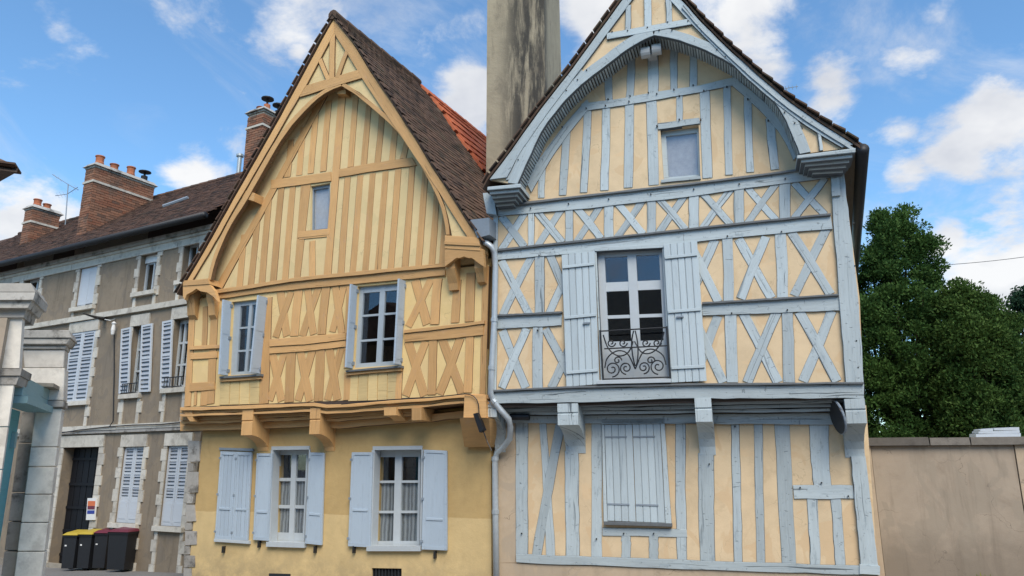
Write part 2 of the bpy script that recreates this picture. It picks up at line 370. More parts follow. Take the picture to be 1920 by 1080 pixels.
# ------------------------------------------------------------------ frames, tracing, mesh writers
class Frame:
    """a vertical facade plane; local axes: X along it, Y into it, Z up; n = metres in front of it"""
    def __init__(s, vpx, px, dist):
        d = ray(vpx, HOR); d.z = 0; d.normalize()
        s.U = -d if d.x < 0 else d                          # points to the right
        s.N = Vector((s.U.y, -s.U.x, 0))                    # towards the viewer
        r = ray(*px); s.P0 = CAM+r*(dist/r.y)
        s.O = Vector((s.P0.x, s.P0.y, 0))
        s.mat = Matrix(((s.U.x, -s.N.x, 0, s.O.x), (s.U.y, -s.N.y, 0, s.O.y), (0, 0, 1, s.O.z), (0, 0, 0, 1)))
        s.inv = s.mat.inverted()
    def hit(s, x, y, n=0.0):
        r = ray(x, y); k = (s.N.dot(s.O-CAM)+n)/s.N.dot(r)
        return CAM+r*k
    def p(s, x, y, n=0.0):
        q = s.inv @ s.hit(x, y, n); return (q.x, q.z)
    def m(s, x, y, n=0.0):
        a, c = s.p(x-5, y, n), s.p(x+5, y, n); return math.hypot(a[0]-c[0], a[1]-c[1])/10
    def loc(s, v): return s.inv @ v

class MB:
    def __init__(s): s.v, s.f, s.t, s.sd = [], [], [], set()
    def add(s, vs, fs, uvs):
        o = len(s.v); s.v += [tuple(a) for a in vs]; s.t += list(uvs); s.f += [[o+i for i in f] for f in fs]; return s
    def strip(s, A, B, n0, n1, c=.0035):
        """ribbon between two edges (u, v), front at n0, back at n1, with chamfered arrises"""
        k = len(A); vs, us, fs = [], [], []; run = 0
        for i in range(k):
            a, bb = Vector(A[i]), Vector(B[i])
            if i: run += ((Vector(A[i])+Vector(B[i]))/2-(Vector(A[i-1])+Vector(B[i-1]))/2).length
            wd = (bb-a).length; cc = min(c, wd*.2, max(1e-4, (n0-n1)*.3))
            d = (bb-a)/wd if wd > 1e-6 else Vector((0, 0))
            ai, bi = a+d*cc, bb-d*cc
            for (q, n, t) in ((a, n1, -.05), (a, n0-cc, 0), (ai, n0, cc), (bi, n0, wd-cc), (bb, n0-cc, wd), (bb, n1, wd+.05)):
                vs.append((q.x, -n, q.y)); us.append((run, t))
        for i in range(k-1):
            for j in range(6):
                j2 = (j+1) % 6
                fs.append((i*6+j, i*6+j2, (i+1)*6+j2, (i+1)*6+j))
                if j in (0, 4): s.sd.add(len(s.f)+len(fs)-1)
        fs.append(tuple(range(6))); fs.append(tuple((k-1)*6+j for j in reversed(range(6))))
        return s.add(vs, fs, us)
    def prism(s, pts, n0, n1):
        k = len(pts)
        vs = [(p[0], -n0, p[1]) for p in pts]+[(p[0], -n1, p[1]) for p in pts]
        fs = [tuple(range(k)), tuple(range(2*k-1, k-1, -1))]+[(i, k+i, k+(i+1) % k, (i+1) % k) for i in range(k)]
        return s.add(vs, fs, [tuple(p) for p in pts]*2)
    def side(s, prof, u0, u1):
        """profile of (n, v) carried across from u0 to u1"""
        k = len(prof)
        vs = [(u0, -p[0], p[1]) for p in prof]+[(u1, -p[0], p[1]) for p in prof]
        fs = [tuple(range(k)), tuple(range(2*k-1, k-1, -1))]+[(i, k+i, k+(i+1) % k, (i+1) % k) for i in range(k)]
        return s.add(vs, fs, [(p[1], p[0]) for p in prof]+[(p[1], p[0]+.3) for p in prof])
    def box(s, a, c):
        (x0, y0, z0), (x1, y1, z1) = a, c
        vs = [(x, y, z) for z in (z0, z1) for y in (y0, y1) for x in (x0, x1)]
        fs = [(0, 2, 3, 1), (4, 5, 7, 6), (0, 1, 5, 4), (2, 6, 7, 3), (0, 4, 6, 2), (1, 3, 7, 5)]
        return s.add(vs, fs, [(q[0]+q[1], q[2]) for q in vs])
    def hexa(s, P):
        """eight corners: bottom ring 0-3, top ring 4-7"""
        fs = [(0, 3, 2, 1), (4, 5, 6, 7), (0, 1, 5, 4), (1, 2, 6, 5), (2, 3, 7, 6), (3, 0, 4, 7)]
        return s.add(P, fs, [(q[0]+q[1], q[2]) for q in P])
    def tube(s, pts, r, sides=8, r2=None):
        pts = [Vector(p) for p in pts]; k = len(pts); vs, us, fs = [], [], []
        run = 0
        for i, p in enumerate(pts):
            d = (pts[min(i+1, k-1)]-pts[max(i-1, 0)]).normalized()
            up = Vector((0, 0, 1)) if abs(d.z) < .9 else Vector((0, 1, 0))
            a = d.cross(up).normalized(); e = a.cross(d)
            if i: run += (p-pts[i-1]).length
            rr = r if r2 is None else r+(r2-r)*i/(k-1)
            for j in range(sides):
                t = 2*math.pi*j/sides
                vs.append(p+a*rr*math.cos(t)+e*rr*math.sin(t)); us.append((run, j/sides*r*6))
        for i in range(k-1):
            for j in range(sides):
                j2 = (j+1) % sides; fs.append((i*sides+j, i*sides+j2, (i+1)*sides+j2, (i+1)*sides+j))
        fs.append(tuple(reversed(range(sides)))); fs.append(tuple((k-1)*sides+j for j in range(sides)))
        return s.add(vs, fs, us)
    def lathe(s, c, prof, sides=12):
        c = Vector(c); k = len(prof); vs, us, fs = [], [], []
        for (r, z) in prof:
            for j in range(sides):
                t = 2*math.pi*j/sides; vs.append(c+Vector((r*math.cos(t), r*math.sin(t), z))); us.append((j/sides, z))
        for i in range(k-1):
            for j in range(sides):
                j2 = (j+1) % sides; fs.append((i*sides+j, i*sides+j2, (i+1)*sides+j2, (i+1)*sides+j))
        fs.append(tuple(reversed(range(sides)))); fs.append(tuple((k-1)*sides+j for j in range(sides)))
        return s.add(vs, fs, us)
    def build(s, name, mat, parent=None, smooth=False, recalc=True):
        me = bpy.data.meshes.new(name); me.from_pydata(s.v, [], s.f)
        ul = me.uv_layers.new(name='UVMap')
        flat = []
        for lp in me.loops: flat += s.t[lp.vertex_index][:2]
        ul.data.foreach_set('uv', flat)
        if recalc:
            bm = bmesh.new(); bm.from_mesh(me); bmesh.ops.recalc_face_normals(bm, faces=bm.faces); bm.to_mesh(me); bm.free()
        if smooth:
            for q in me.polygons: q.use_smooth = True
        me.materials.append(mat)
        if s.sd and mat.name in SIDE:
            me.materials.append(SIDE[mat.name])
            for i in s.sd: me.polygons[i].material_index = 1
        me.update()
        return link(name, me, parent)
def link(name, me, parent=None):
    o = bpy.data.objects.new(name, me); COL.objects.link(o)
    if parent is not None: o.parent = parent
    return o
def thing(name, label, cat, mat=None, group=None):
    o = bpy.data.objects.new(name, None); COL.objects.link(o); o.empty_display_size = .3
    if mat is not None: o.matrix_world = mat
    return tag(o, label, cat, group)
def tag(o, label, cat, group=None):
    o['label'] = label; o['category'] = cat
    if group: o['group'] = group
    return o
def stuff(o): o['kind'] = 'stuff'; return o
def structure(o): o['kind'] = 'structure'; return o

def resample(pts, k):
    pts = [Vector(p) for p in pts]; L = [0]
    for a, c in zip(pts, pts[1:]): L.append(L[-1]+(c-a).length)
    out = []
    for i in range(k):
        t = L[-1]*i/(k-1); j = 0
        while j < len(L)-2 and L[j+1] < t: j += 1
        d = L[j+1]-L[j]; f = (t-L[j])/d if d > 0 else 0
        out.append(tuple(pts[j].lerp(pts[j+1], f)))
    return out
def smooth_line(pts, k):
    p = resample(pts, k)
    for _ in range(2):
        p = [p[0]]+[((a[0]+2*c[0]+e[0])/4, (a[1]+2*c[1]+e[1])/4) for a, c, e in zip(p, p[1:], p[2:])]+[p[-1]]
    return p
def wob(p, a): return [(q[0]+random.uniform(-a, a), q[1]+random.uniform(-a, a)) for q in p]
def lerp2(a, c, t): return (a[0]+(c[0]-a[0])*t, a[1]+(c[1]-a[1])*t)

def beam(h, f, name, p0, p1, wpx, n=.022, back=-.06, mat=None, a=.003, seg=6, at=None, ext=0):
    """straight timber traced by its centre line and width in photo pixels, on the facade plane `at`"""
    at = 0.0 if at is None else at
    q0, q1 = Vector(f.p(*p0, at)), Vector(f.p(*p1, at))
    w0, w1 = (wpx if isinstance(wpx, tuple) else (wpx, wpx))
    w0 *= f.m(*p0, at); w1 *= f.m(*p1, at)
    d = (q1-q0).normalized(); q0 = q0-d*ext; q1 = q1+d*ext; e = Vector((-d.y, d.x))
    A, B = [], []
    bow = random.uniform(-a, a)*2
    for i in range(seg):
        t = i/(seg-1); c = q0.lerp(q1, t)+e*bow*math.sin(math.pi*t); hw = (w0+(w1-w0)*t)/2
        A.append(tuple(c+e*(hw+random.uniform(-a, a)))); B.append(tuple(c-e*(hw+random.uniform(-a, a))))
    pr = at+n*.62+random.uniform(-.003, .003)
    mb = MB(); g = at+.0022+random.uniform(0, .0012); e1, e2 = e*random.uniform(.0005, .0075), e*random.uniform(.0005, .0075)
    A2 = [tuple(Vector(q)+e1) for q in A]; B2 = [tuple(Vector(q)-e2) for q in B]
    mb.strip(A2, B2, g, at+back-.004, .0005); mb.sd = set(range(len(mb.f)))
    return mb.strip(A, B, max(pr, g+.004), at+back).build(name, mat, h)
def board(h, f, name, top, bot, n0, n1, mat, at=None, k=14, a=.003, sm=False, c=.004):
    """timber between two traced edges"""
    at = n0 if at is None else at
    A = [f.p(x, y, at) for x, y in top]; B = [f.p(x, y, at) for x, y in bot]
    A, B = (smooth_line(A, k), smooth_line(B, k)) if sm else (resample(A, k), resample(B, k))
    return MB().strip(wob(A, a), wob(B, a), n0, n1, c).build(name, mat, h)
def poly(h, f, name, pts, n0, n1, mat, at=None):
    at = n0 if at is None else at
    return MB().prism([f.p(x, y, at) for x, y in pts], n0, n1).build(name, mat, h)
def quad_uv(f, q, n): return [f.p(x, y, n) for x, y in q]
def bil(Q, s, t):
    tl, tr, br, bl = Q
    return lerp2(lerp2(tl, tr, s), lerp2(bl, br, s), t)
def cell(Q, s0, s1, t0, t1): return [bil(Q, s0, t0), bil(Q, s1, t0), bil(Q, s1, t1), bil(Q, s0, t1)]

def wall(h, name, outer, holes, n0, thick, mat):
    """wall sheet with real openings; points are (u, v)"""
    bm = bmesh.new(); edges = []
    for lp in [outer]+holes:
        vs = [bm.verts.new((p[0], -n0, p[1])) for p in lp]
        edges += [bm.edges.new((vs[i], vs[(i+1) % len(vs)])) for i in range(len(vs))]
    r = bmesh.ops.triangle_fill(bm, edges=edges, use_beauty=True)
    fs = [g for g in r['geom'] if isinstance(g, bmesh.types.BMFace)]
    ex = bmesh.ops.extrude_face_region(bm, geom=fs)
    for g in ex['geom']:
        if isinstance(g, bmesh.types.BMVert): g.co.y += thick
    bmesh.ops.recalc_face_normals(bm, faces=bm.faces)
    ul = bm.loops.layers.uv.new('UVMap')
    for fc in bm.faces:
        for lp in fc.loops:
            d = lp.vert.co.y+n0
            lp[ul].uv = (lp.vert.co.x+d, lp.vert.co.z)
    me = bpy.data.meshes.new(name); bm.to_mesh(me); bm.free(); me.materials.append(mat)
    return link(name, me, h)

def window(h, f, Q, n, xs, ts, mat, depth=.05, room=.7, pane_backing=None, name='window', pane_back=.02, split=None):
    """casement: bars between the pane intervals (fractions of the traced opening); panes, room and curtain are sub-parts"""
    mb = MB()
    sx = [0]+[v for ab in xs for v in ab]+[1]
    for i in range(0, len(sx), 2):
        if sx[i+1]-sx[i] > 1e-4: mb.prism(cell(Q, sx[i], sx[i+1], 0, 1), n, n-depth)
    for (a, c) in xs:
        st = [0]+[v for ab in ts for v in ab]+[1]
        for i in range(0, len(st), 2):
            thin = .012 if 0 < i < len(st)-2 else .004
            if st[i+1]-st[i] > 1e-4: mb.prism(cell(Q, a, c, st[i], st[i+1]), n-thin, n-depth)
    o = mb.build(name, mat, h)
    for (a, c) in xs:
        for (e, g) in ts:
            q = cell(Q, a-.002, c+.002, e-.002, g+.002)
            MB().prism(q, n-pane_back-.004, n-pane_back-.010).build('pane', M['glass'], o)
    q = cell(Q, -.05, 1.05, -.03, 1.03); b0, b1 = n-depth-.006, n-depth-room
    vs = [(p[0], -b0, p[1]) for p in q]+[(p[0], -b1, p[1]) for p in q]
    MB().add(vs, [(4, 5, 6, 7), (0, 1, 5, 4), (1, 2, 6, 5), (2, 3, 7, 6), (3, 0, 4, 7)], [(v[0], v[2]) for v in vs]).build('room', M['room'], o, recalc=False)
    if pane_backing:
        for (a, c, e, g, mt, dn) in pane_backing:
            k = 15; A, B = [], []
            vs, us, fs = [], [], []
            for i in range(k):
                s_ = a+(c-a)*i/(k-1); y = -(n-depth-dn)+(.012*math.sin(i*2.1)+.012 if mt == 'lace' else 0)
                for t_ in (e, g):
                    pp = bil(Q, s_, t_); vs.append((pp[0], y, pp[1])); us.append((pp[0], pp[1]))
            for i in range(k-1): fs.append((2*i, 2*i+2, 2*i+3, 2*i+1))
            MB().add(vs, fs, us).build('curtain_or_reflection', M[mt], o, smooth=True, recalc=False)
    return o
def shutter(h, f, Qpx, n, mat, planks=4, ledges=(), th=.028, at=None, hinge=None, ledge_h=.03, frame=0.0, name='shutter'):
    """boarded shutter on the plane n: ledges and planks are sub-parts"""
    Q = quad_uv(f, Qpx, n if at is None else at)
    o = MB().prism(cell(Q, .006, .994, .003, .997), n-.012, n-th).build(name, mat, h)
    for i in range(planks):
        g = .012
        q = cell(Q, i/planks+(g if i else 0), (i+1)/planks-(g if i < planks-1 else 0), 0, 1)
        MB().strip(resample([q[0], q[3]], 4), resample([q[1], q[2]], 4), n+random.uniform(-.0015, .0015), n-.0119, .003).build('plank', mat, o)
    for t in ledges:
        q = cell(Q, .03, .97, t-ledge_h/2, t+ledge_h/2)
        MB().strip([q[0], q[1]], [q[3], q[2]], n+.022, n+.002, .004).build('ledge', mat, o)
    if hinge:
        for t in hinge:
            for sgn in ((0, .42), (.58, 1)) if planks > 5 else ((0, .8),):
                q = cell(Q, sgn[0], sgn[1], t-.008, t+.008)
                MB().prism(q, n+.009, n+.0025).build('hinge', M['dark_frame'], o)
    return o
def side_shutter(h, f, top, bot, wid, mat, sgn):
    """shutter standing open at right angles to the wall, hinged on the traced line"""
    (u0, v0), (u1, v1) = f.p(*top), f.p(*bot); th = .034*sgn
    P = [(u1, -.01, v1), (u1+th, -.01, v1), (u1+th, -wid, v1), (u1, -wid, v1), (u0, -.01, v0), (u0+th, -.01, v0), (u0+th, -wid, v0), (u0, -wid, v0)]
    o = MB().hexa(P).build('shutter', mat, h)
    for t in (.06, .5, .94):
        u, v = lerp2((u0, v0), (u1, v1), t)
        MB().box((u-.012+th*(.0 if sgn < 0 else 1.0), -.05, v-.03), (u+.012+th*(.0 if sgn < 0 else 1.0), .02, v+.03)).build('hinge', M['dark_frame'], o)
    for a, c in ((.06, .46), (.54, .94)):
        for uu in (0, 1):
            e = -.004*sgn if uu == 0 else th+.004*sgn
            x0, x1 = sorted((e, e-(.003 if uu else -.003)*sgn))
            q0, q1 = lerp2((u0, v0), (u1, v1), a), lerp2((u0, v0), (u1, v1), c)
            P = [(q1[0]+x0, -.035, q1[1]), (q1[0]+x1, -.035, q1[1]), (q1[0]+x1, -wid+.03, q1[1]), (q1[0]+x0, -wid+.03, q1[1]),
                 (q0[0]+x0, -.035, q0[1]), (q0[0]+x1, -.035, q0[1]), (q0[0]+x1, -wid+.03, q0[1]), (q0[0]+x0, -wid+.03, q0[1])]
            MB().hexa(P).build('panel', mat, o)
    return o

# shared unit meshes for tiles and bricks
def unit_box(name, mat, ch=.0, sx=1, sy=1, sz=1):
    mb = MB()
    if ch:
        c = ch
        P = [(-.5+c, -.5, -.5), (.5-c, -.5, -.5), (.5, -.5, .5), (-.5, -.5, .5)]
    mb.box((-.5, -.5, -.5), (.5, .5, .5)); me_o = mb.build(name, mat); me = me_o.data
    if ch:
        bm = bmesh.new(); bm.from_mesh(me)
        bmesh.ops.bevel(bm, geom=list(bm.edges), offset=ch, segments=1, affect='EDGES', clamp_overlap=True)
        bm.to_mesh(me); bm.free()
    bpy.data.objects.remove(me_o)
    return me
BRICK = unit_box('brick', M['brick'])
def tile_slope(h, prof, n_start, length, tw, expo, mat, n_ind=300, lift=.02, sweep=None, name='tile', thick=.016, red=False):
    """plain tiles in courses on a slope: prof = (u, v) from ridge to eave, carried back from n_start"""
    sweep = sweep or Vector((0, 1, 0))                      # local direction into the house
    pr = [Vector(p) for p in prof]
    L = [0]
    for a, c in zip(pr, pr[1:]): L.append(L[-1]+(c-a).length)
    rows = int(L[-1]/expo); cols = int(length/tw)
    unit = unit_box(name, mat)
    items = []
    for r in range(rows):
        s_ = expo*(r+.5); j = 0
        while j < len(L)-2 and L[j+1] < s_: j += 1
        t = (s_-L[j])/(L[j+1]-L[j]); P = pr[j].lerp(pr[j+1], t); d = (pr[j+1]-pr[j]).normalized()
        dn = Vector((-d.y, d.x))
        if dn.y < 0: dn = -dn
        for c in range(cols):
            off = (c+.5+(.5 if r % 2 else 0))*tw
            base = Vector((P.x, -n_start, P.y))+sweep*off
            items.append((base, d, dn, c, r))
    items.sort(key=lambda q: q[3]*1.0+q[4]*.35)
    mb = MB()
    for i, (base, d, dn, c, r) in enumerate(items):
        x = Vector((d.x, 0, d.y)); z = Vector((dn.x, 0, dn.y)); y = sweep.normalized()
        tilt = R(4.5)+R(random.uniform(-1.2, 1.2)); yaw = R(random.uniform(-1.6, 1.6))
        x2 = x*math.cos(tilt)+z*math.sin(tilt); z2 = z*math.cos(tilt)-x*math.sin(tilt)
        y = (y*math.cos(yaw)+x2*math.sin(yaw)).normalized(); x2 = y.cross(z2).normalized() * (1 if x2.dot(y.cross(z2)) > 0 else -1)
        sx, sy, sz = expo*1.75, tw*random.uniform(.94, .985), thick
        ctr = base+z*(lift+random.uniform(-.003, .004))
        m = Matrix(((x2.x*sx, y.x*sy, z2.x*sz, ctr.x), (x2.y*sx, y.y*sy, z2.y*sz, ctr.y), (x2.z*sx, y.z*sy, z2.z*sz, ctr.z), (0, 0, 0, 1)))
        if i < n_ind:
            o = link(name, unit, h); o.matrix_local = m
        else:
            vs = [m @ Vector(q) for q in ((-.5, -.5, -.5), (.5, -.5, -.5), (.5, .5, -.5), (-.5, .5, -.5), (-.5, -.5, .5), (.5, -.5, .5), (.5, .5, .5), (-.5, .5, .5))]
            mb.hexa(vs)
    if mb.v: stuff(mb.build(name+'s', mat, h))
def slope_slab(h, name, prof, n0, length, mat, drop=.0, th=.05, sweep=None):
    sweep = sweep or Vector((0, 1, 0)); k = len(prof); vs, us, fs = [], [], []
    for (u, v) in prof:
        for (dz, off) in ((0, 0), (0, length), (-th, length), (-th, 0)):
            q = Vector((u, -n0, v-drop+dz))+sweep*off; vs.append(q); us.append((off, v))
    for i in range(k-1):
        for j in range(4):
            j2 = (j+1) % 4; fs.append((i*4+j, i*4+j2, (i+1)*4+j2, (i+1)*4+j))
    fs += [(0, 1, 2, 3), tuple((k-1)*4+j for j in (3, 2, 1, 0))]
    return MB().add(vs, fs, us).build(name, mat, h)

def bricks(part, org, du, dv_up, length, height, out, bl=.225, bh=.068, keep=None):
    """bricks laid on one face of a chimney; org, du, out are local vectors"""
    rows = int(height/bh)
    for r in range(rows):
        x = -(bl/2 if r % 2 else 0)
        while x < length-.03:
            a, c = max(0, x), min(length, x+bl)
            if c-a > .04:
                ctr = org+du*((a+c)/2)+Vector((0, 0, (r+.5)*bh))
                if keep is None or keep(ctr):
                    o = link('brick', BRICK, part)
                    w_, hh, dd = c-a-.011, bh-.011, .05
                    t = out*(random.uniform(-.004, .005)-.016)
                    p = ctr+t; yv = out; xv = du
                    o.matrix_local = Matrix(((xv.x*w_, yv.x*dd, 0, p.x), (xv.y*w_, yv.y*dd, 0, p.y), (0, 0, hh, p.z), (0, 0, 0, 1)))
            x += bl

# ------------------------------------------------------------------ ground
def gz(x, y):
    return -.035*min(max(0, y-9.5), 9)-.02*min(max(0, -x-6), 6)
mb = MB(); xs = [-1500, -400, -120, -60, -30, -20]+[i*1.0 for i in range(-16, 17)]+[20, 30, 60, 120, 400, 1500]
ys = [-1500, -300, -60, -20, -8, -4, 0, 2, 4, 6, 8, 9.5]+[10+i for i in range(14)]+[26, 30, 45, 80, 200, 600, 1800]
vs = [(x, y, gz(x, y)) for y in ys for x in xs]; nx = len(xs)
fs = [(j*nx+i, j*nx+i+1, (j+1)*nx+i+1, (j+1)*nx+i) for j in range(len(ys)-1) for i in range(nx-1)]
structure(mb.add(vs, fs, [(v[0], v[1]) for v in vs]).build('road', M['asphalt'], recalc=False))

# the other side of the street, behind the viewpoint: it is mirrored in the window panes
mb = MB()
for (xa, xb, h0, h1, yb) in ((-40, -14, 6.2, 9.6, -11.5), (-13.9, 3, 7.4, 11.2, -11), (3.1, 16, 6.4, 10.0, -11.3), (16.1, 40, 7.0, 10.8, -11)):
    mb.box((xa, yb-8, -1), (xb, yb, h0))
    mb.hexa([(xa, yb-8.3, h0), (xb, yb-8.3, h0), (xb, yb+.3, h0), (xa, yb+.3, h0), (xa+.3, yb-4.1, h1), (xb-.3, yb-4.1, h1), (xb-.3, yb-3.9, h1), (xa+.3, yb-3.9, h1)])
    for i in range(int((xb-xa)/3.2)):
        for z in (.9, 3.8): mb.box((xa+1.2+i*3.2, yb-.1, z), (xa+2.3+i*3.2, yb+.06, z+1.7))
structure(mb.build('street_front', M['town_render']))

# ------------------------------------------------------------------ YELLOW HOUSE
Y = Frame(-2450, (920, 700), 11.3)
B = Frame(-3700, (930, 730), 11.25)
yh = thing('timber_framed_house', 'ochre and cream half-timbered house with steep tiled gable and pale blue shutters', 'house', Y.mat)
T, I = M['y_timber'], M['y_infill']
G0, GB = -.40, .26            # set-back of the ground floor, front of the gable boards
def ln(pts, x):
    for a, c in zip(pts, pts[1:]):
        if x <= c[0] or c is pts[-1]: return a[1]+(c[1]-a[1])*(x-a[0])/(c[0]-a[0])
gb_top = [(330, 556), (405, 546), (480, 535), (555, 523), (700, 509), (834, 496), (920, 487)]
# gable wall with its window opening
gw = [Y.p(362, 553), Y.p(900, 492)]+[Y.p(x, y+6, GB) for x, y in [(897, 444), (856, 384), (804, 304), (761, 234), (714, 164), (664, 84), (626, 36), (602, 78), (562, 152), (522, 226), (472, 314), (422, 402), (374, 488), (350, 530)]]
gwin = [(583, 349), (619, 343), (618, 431), (582, 435)]
wall(yh, 'gable_wall', gw, [quad_uv(Y, gwin, 0)], 0, .14, I)
# first floor wall
wl = [(435, 566), (500, 559), (486, 700), (428, 704)]; wr = [(671, 537), (758, 529), (750, 684), (662, 690)]
fw = [Y.p(*q) for q in [(345, 763), (357, 562), (834, 505), (916, 496), (912, 742), (795, 750)]]
wall(yh, 'storey_wall', fw, [quad_uv(Y, wl, 0), quad_uv(Y, wr, 0)], -.002, .16, M['y_infill2'])
# ground floor wall
w1 = [(413, 846), (472, 848), (464, 1012), (403, 1009)]
w2 = [(513, 843), (582, 842), (574, 1020), (508, 1018)]
w3 = [(703, 843), (793, 842), (790, 1026), (697, 1026)]
bl_, br_ = Y.p(352, 1100, G0), Y.p(922, 1130, G0)
gwl = [(bl_[0]-.02, -.5), (bl_[0]-.0, Y.p(358, 780, G0)[1]+.1), Y.p(920, 770, G0), (br_[0], -.5)]
wall(yh, 'ground_wall', gwl, [quad_uv(Y, w2, G0), quad_uv(Y, w3, G0), quad_uv(Y, [(697, 1065), (753, 1066), (753, 1100), (697, 1100)], G0)], G0, .28, M['y_ground'])
EDGE_NODE.inputs[1].default_value = Y.p(600, 964, G0)[1]
DAMP_NODE.inputs[1].default_value = -.1; DAMP_NODE.inputs[2].default_value = Y.p(600, 1010, G0)[1]
# side and back walls, loft floor of the jetty
uL, uR, vT = Y.p(350, 700)[0], Y.p(912, 700)[0], Y.p(405, 540)[1]
MB().box((uL, .165, Y.p(345, 765)[1]+.02), (uL+.14, 8.6, vT)).box((uR-.14, .165, Y.p(345, 765)[1]+.02), (uR, 8.6, vT)).box((uL+.15, 8.4, -.5), (uR-.15, 8.6, vT)).build('side_wall', M['y_infill2'], yh)
MB().box((bl_[0], -G0+.29, -.5), (bl_[0]+.2, 8.3, Y.p(345, 765)[1])).box((br_[0]-.3, -G0+.29, -.5), (br_[0], 8.3, Y.p(345, 765)[1])).build('side_wall', M['y_ground'], yh)
MB().box((uL, .0, Y.p(345, 765)[1]-.05), (uR, 1.0, Y.p(345, 765)[1]+.015)).build('jetty_floor', M['brown_wood'], yh)

# gable studs, below the rail: bottom x and lean read off the photograph
for bx, tx, ty in [(449, 458, 440), (470, 483, 405), (491, 505, 372), (512, 528, 352), (534, 549, 350), (586, 586, 452), (639, 652, 333), (661, 676, 329), (684.5, 699, 325), (708, 723, 322),
                   (732.5, 747, 318), (759, 773, 312), (784, 799, 300), (809.5, 821, 335), (829, 838, 372)]:
    beam(yh, Y, 'stud', (tx, ty), (bx, ln(gb_top, bx)+3), (10.5, 11.5), .016, mat=T)
beam(yh, Y, 'stud', (574, 345), (557, ln(gb_top, 557)+3), (18, 11), .017, mat=T)
beam(yh, Y, 'king_post', (642, 180), (614, ln(gb_top, 614)+3), (13, 13), .024, mat=T)
for bx, tx, ty in [(539, 546, 262), (561, 569, 238), (582.5, 593, 210), (606, 617, 190), (657.5, 667, 184), (682.5, 692, 196), (708, 718, 196), (735, 743, 228), (756, 764, 262)]:
    beam(yh, Y, 'stud', (tx, ty), (bx, 332-(bx-540)*.16), (10, 11), .016, mat=T)
board(yh, Y, 'rail', [(508, 337), (560, 331), (620, 322)], [(508, 354), (560, 347), (620, 339)], .026, -.05, T)
board(yh, Y, 'rail', [(636, 317), (700, 305), (772, 295)], [(636, 332), (700, 321), (780, 310)], .027, -.05, T)
beam(yh, Y, 'raking_timber', (610, 178), (412, 538), (11, 13), .03, mat=T, a=.006, seg=10)
beam(yh, Y, 'sill', (560, 441), (619, 435), 10, .035, mat=T)
beam(yh, Y, 'sill', (562, 447), (616, 441), 5, .026, mat=T)
Qg = quad_uv(Y, gwin, -.05)
window(yh, Y, Qg, -.05, [(.13, .93)], [(.09, .95)], M['dark_frame'], pane_backing=[(0, 1, 0, 1, 'pane_backing', .004)])  # pale sheet behind the glass paints in the sky reflection
# main gable beam with its moulded upper edge
board(yh, Y, 'gable_beam', gb_top[1:6], [(405, 561), (507, 547), (667, 532), (834, 517)], .035, -.05, T, k=18, a=.005)
board(yh, Y, 'moulding', [(x, y-3) for x, y in gb_top[1:6]], [(x, y+4) for x, y in gb_top[1:6]], .075, -.02, T, k=18, a=.004)
# first floor frame
for nm, p0, p1, wd in [
    ('post', (504, 558), (495, 757), (13, 17)), ('post', (362, 563), (352, 762), 11), ('stud', (385, 575), (383, 650), 9), ('post', (404, 562), (395, 757), (13, 14)),
    ('brace', (526, 547), (538, 630), 13), ('brace', (546, 547), (517, 632), 12), ('stud', (560, 545), (552, 630), 15),
    ('brace', (577, 543), (588, 627), 12), ('brace', (597, 540), (567, 630), 13), ('stud', (612, 537), (603, 627), 15),
    ('brace', (629, 535), (641, 625), 12), ('brace', (645, 534), (623, 622), 12), ('post', (655, 534), (650, 690), 10),
    ('brace', (511, 662), (528, 752), 13), ('brace', (533, 660), (506, 751), 12), ('stud', (546, 660), (542, 754), 17),
    ('brace', (564, 660), (581, 752), 13), ('brace', (586, 657), (559, 751), 13), ('stud', (601, 655), (597, 752), 17),
    ('brace', (618, 655), (633, 750), 14), ('brace', (640, 652), (614, 750), 13), ('post', (652, 698), (650, 750), 12),
    ('post', (750, 690), (747, 748), 11),
    ('brace', (779, 525), (801, 608), 15), ('brace', (808, 524), (766, 612), 13), ('stud', (821, 523), (815, 608), 16), ('stud', (857, 525), (853, 605), 15), ('stud', (883, 512), (880, 603), 17),
    ('brace', (765, 640), (796, 742), 15), ('brace', (798, 640), (761, 742), 14), ('stud', (812, 637), (810, 740), 15),
    ('brace', (829, 635), (866, 737), 15), ('brace', (863, 634), (824, 739), 15), ('stud', (881, 630), (877, 736), 15),
    ('corner_post', (911, 500), (905, 742), (12, 10))]:
    low = .012 if nm == 'brace' else .02
    beam(yh, Y, nm, p0, p1, wd, low, mat=T, a=.004)
board(yh, Y, 'rail', [(505, 636), (570, 631), (648, 624)], [(505, 650), (570, 646), (648, 637)], .045, -.05, T)
board(yh, Y, 'rail', [(505, 651), (570, 647), (648, 638)], [(505, 663), (570, 659), (648, 650)], .028, -.05, T)
board(yh, Y, 'rail', [(757, 619), (830, 611), (908, 601)], [(757, 625), (830, 617), (908, 607)], .05, -.05, T)
board(yh, Y, 'rail', [(757, 626), (830, 618), (906, 608)], [(759, 641), (830, 636), (906, 628)], .028, -.05, T)
board(yh, Y, 'rail', [(355, 649), (412, 646)], [(355, 656), (412, 653)], .045, -.05, T, k=5)
board(yh, Y, 'rail', [(357, 662), (407, 659)], [(357, 674), (407, 671)], .025, -.05, T, k=5)
board(yh, Y, 'rail', [(355, 718), (402, 716)], [(355, 734), (402, 731)], .025, -.05, T, k=5)
beam(yh, Y, 'stud', (367, 733), (366, 760), 5, .015, mat=T); beam(yh, Y, 'stud', (384, 732), (382, 760), 12, .015, mat=T)
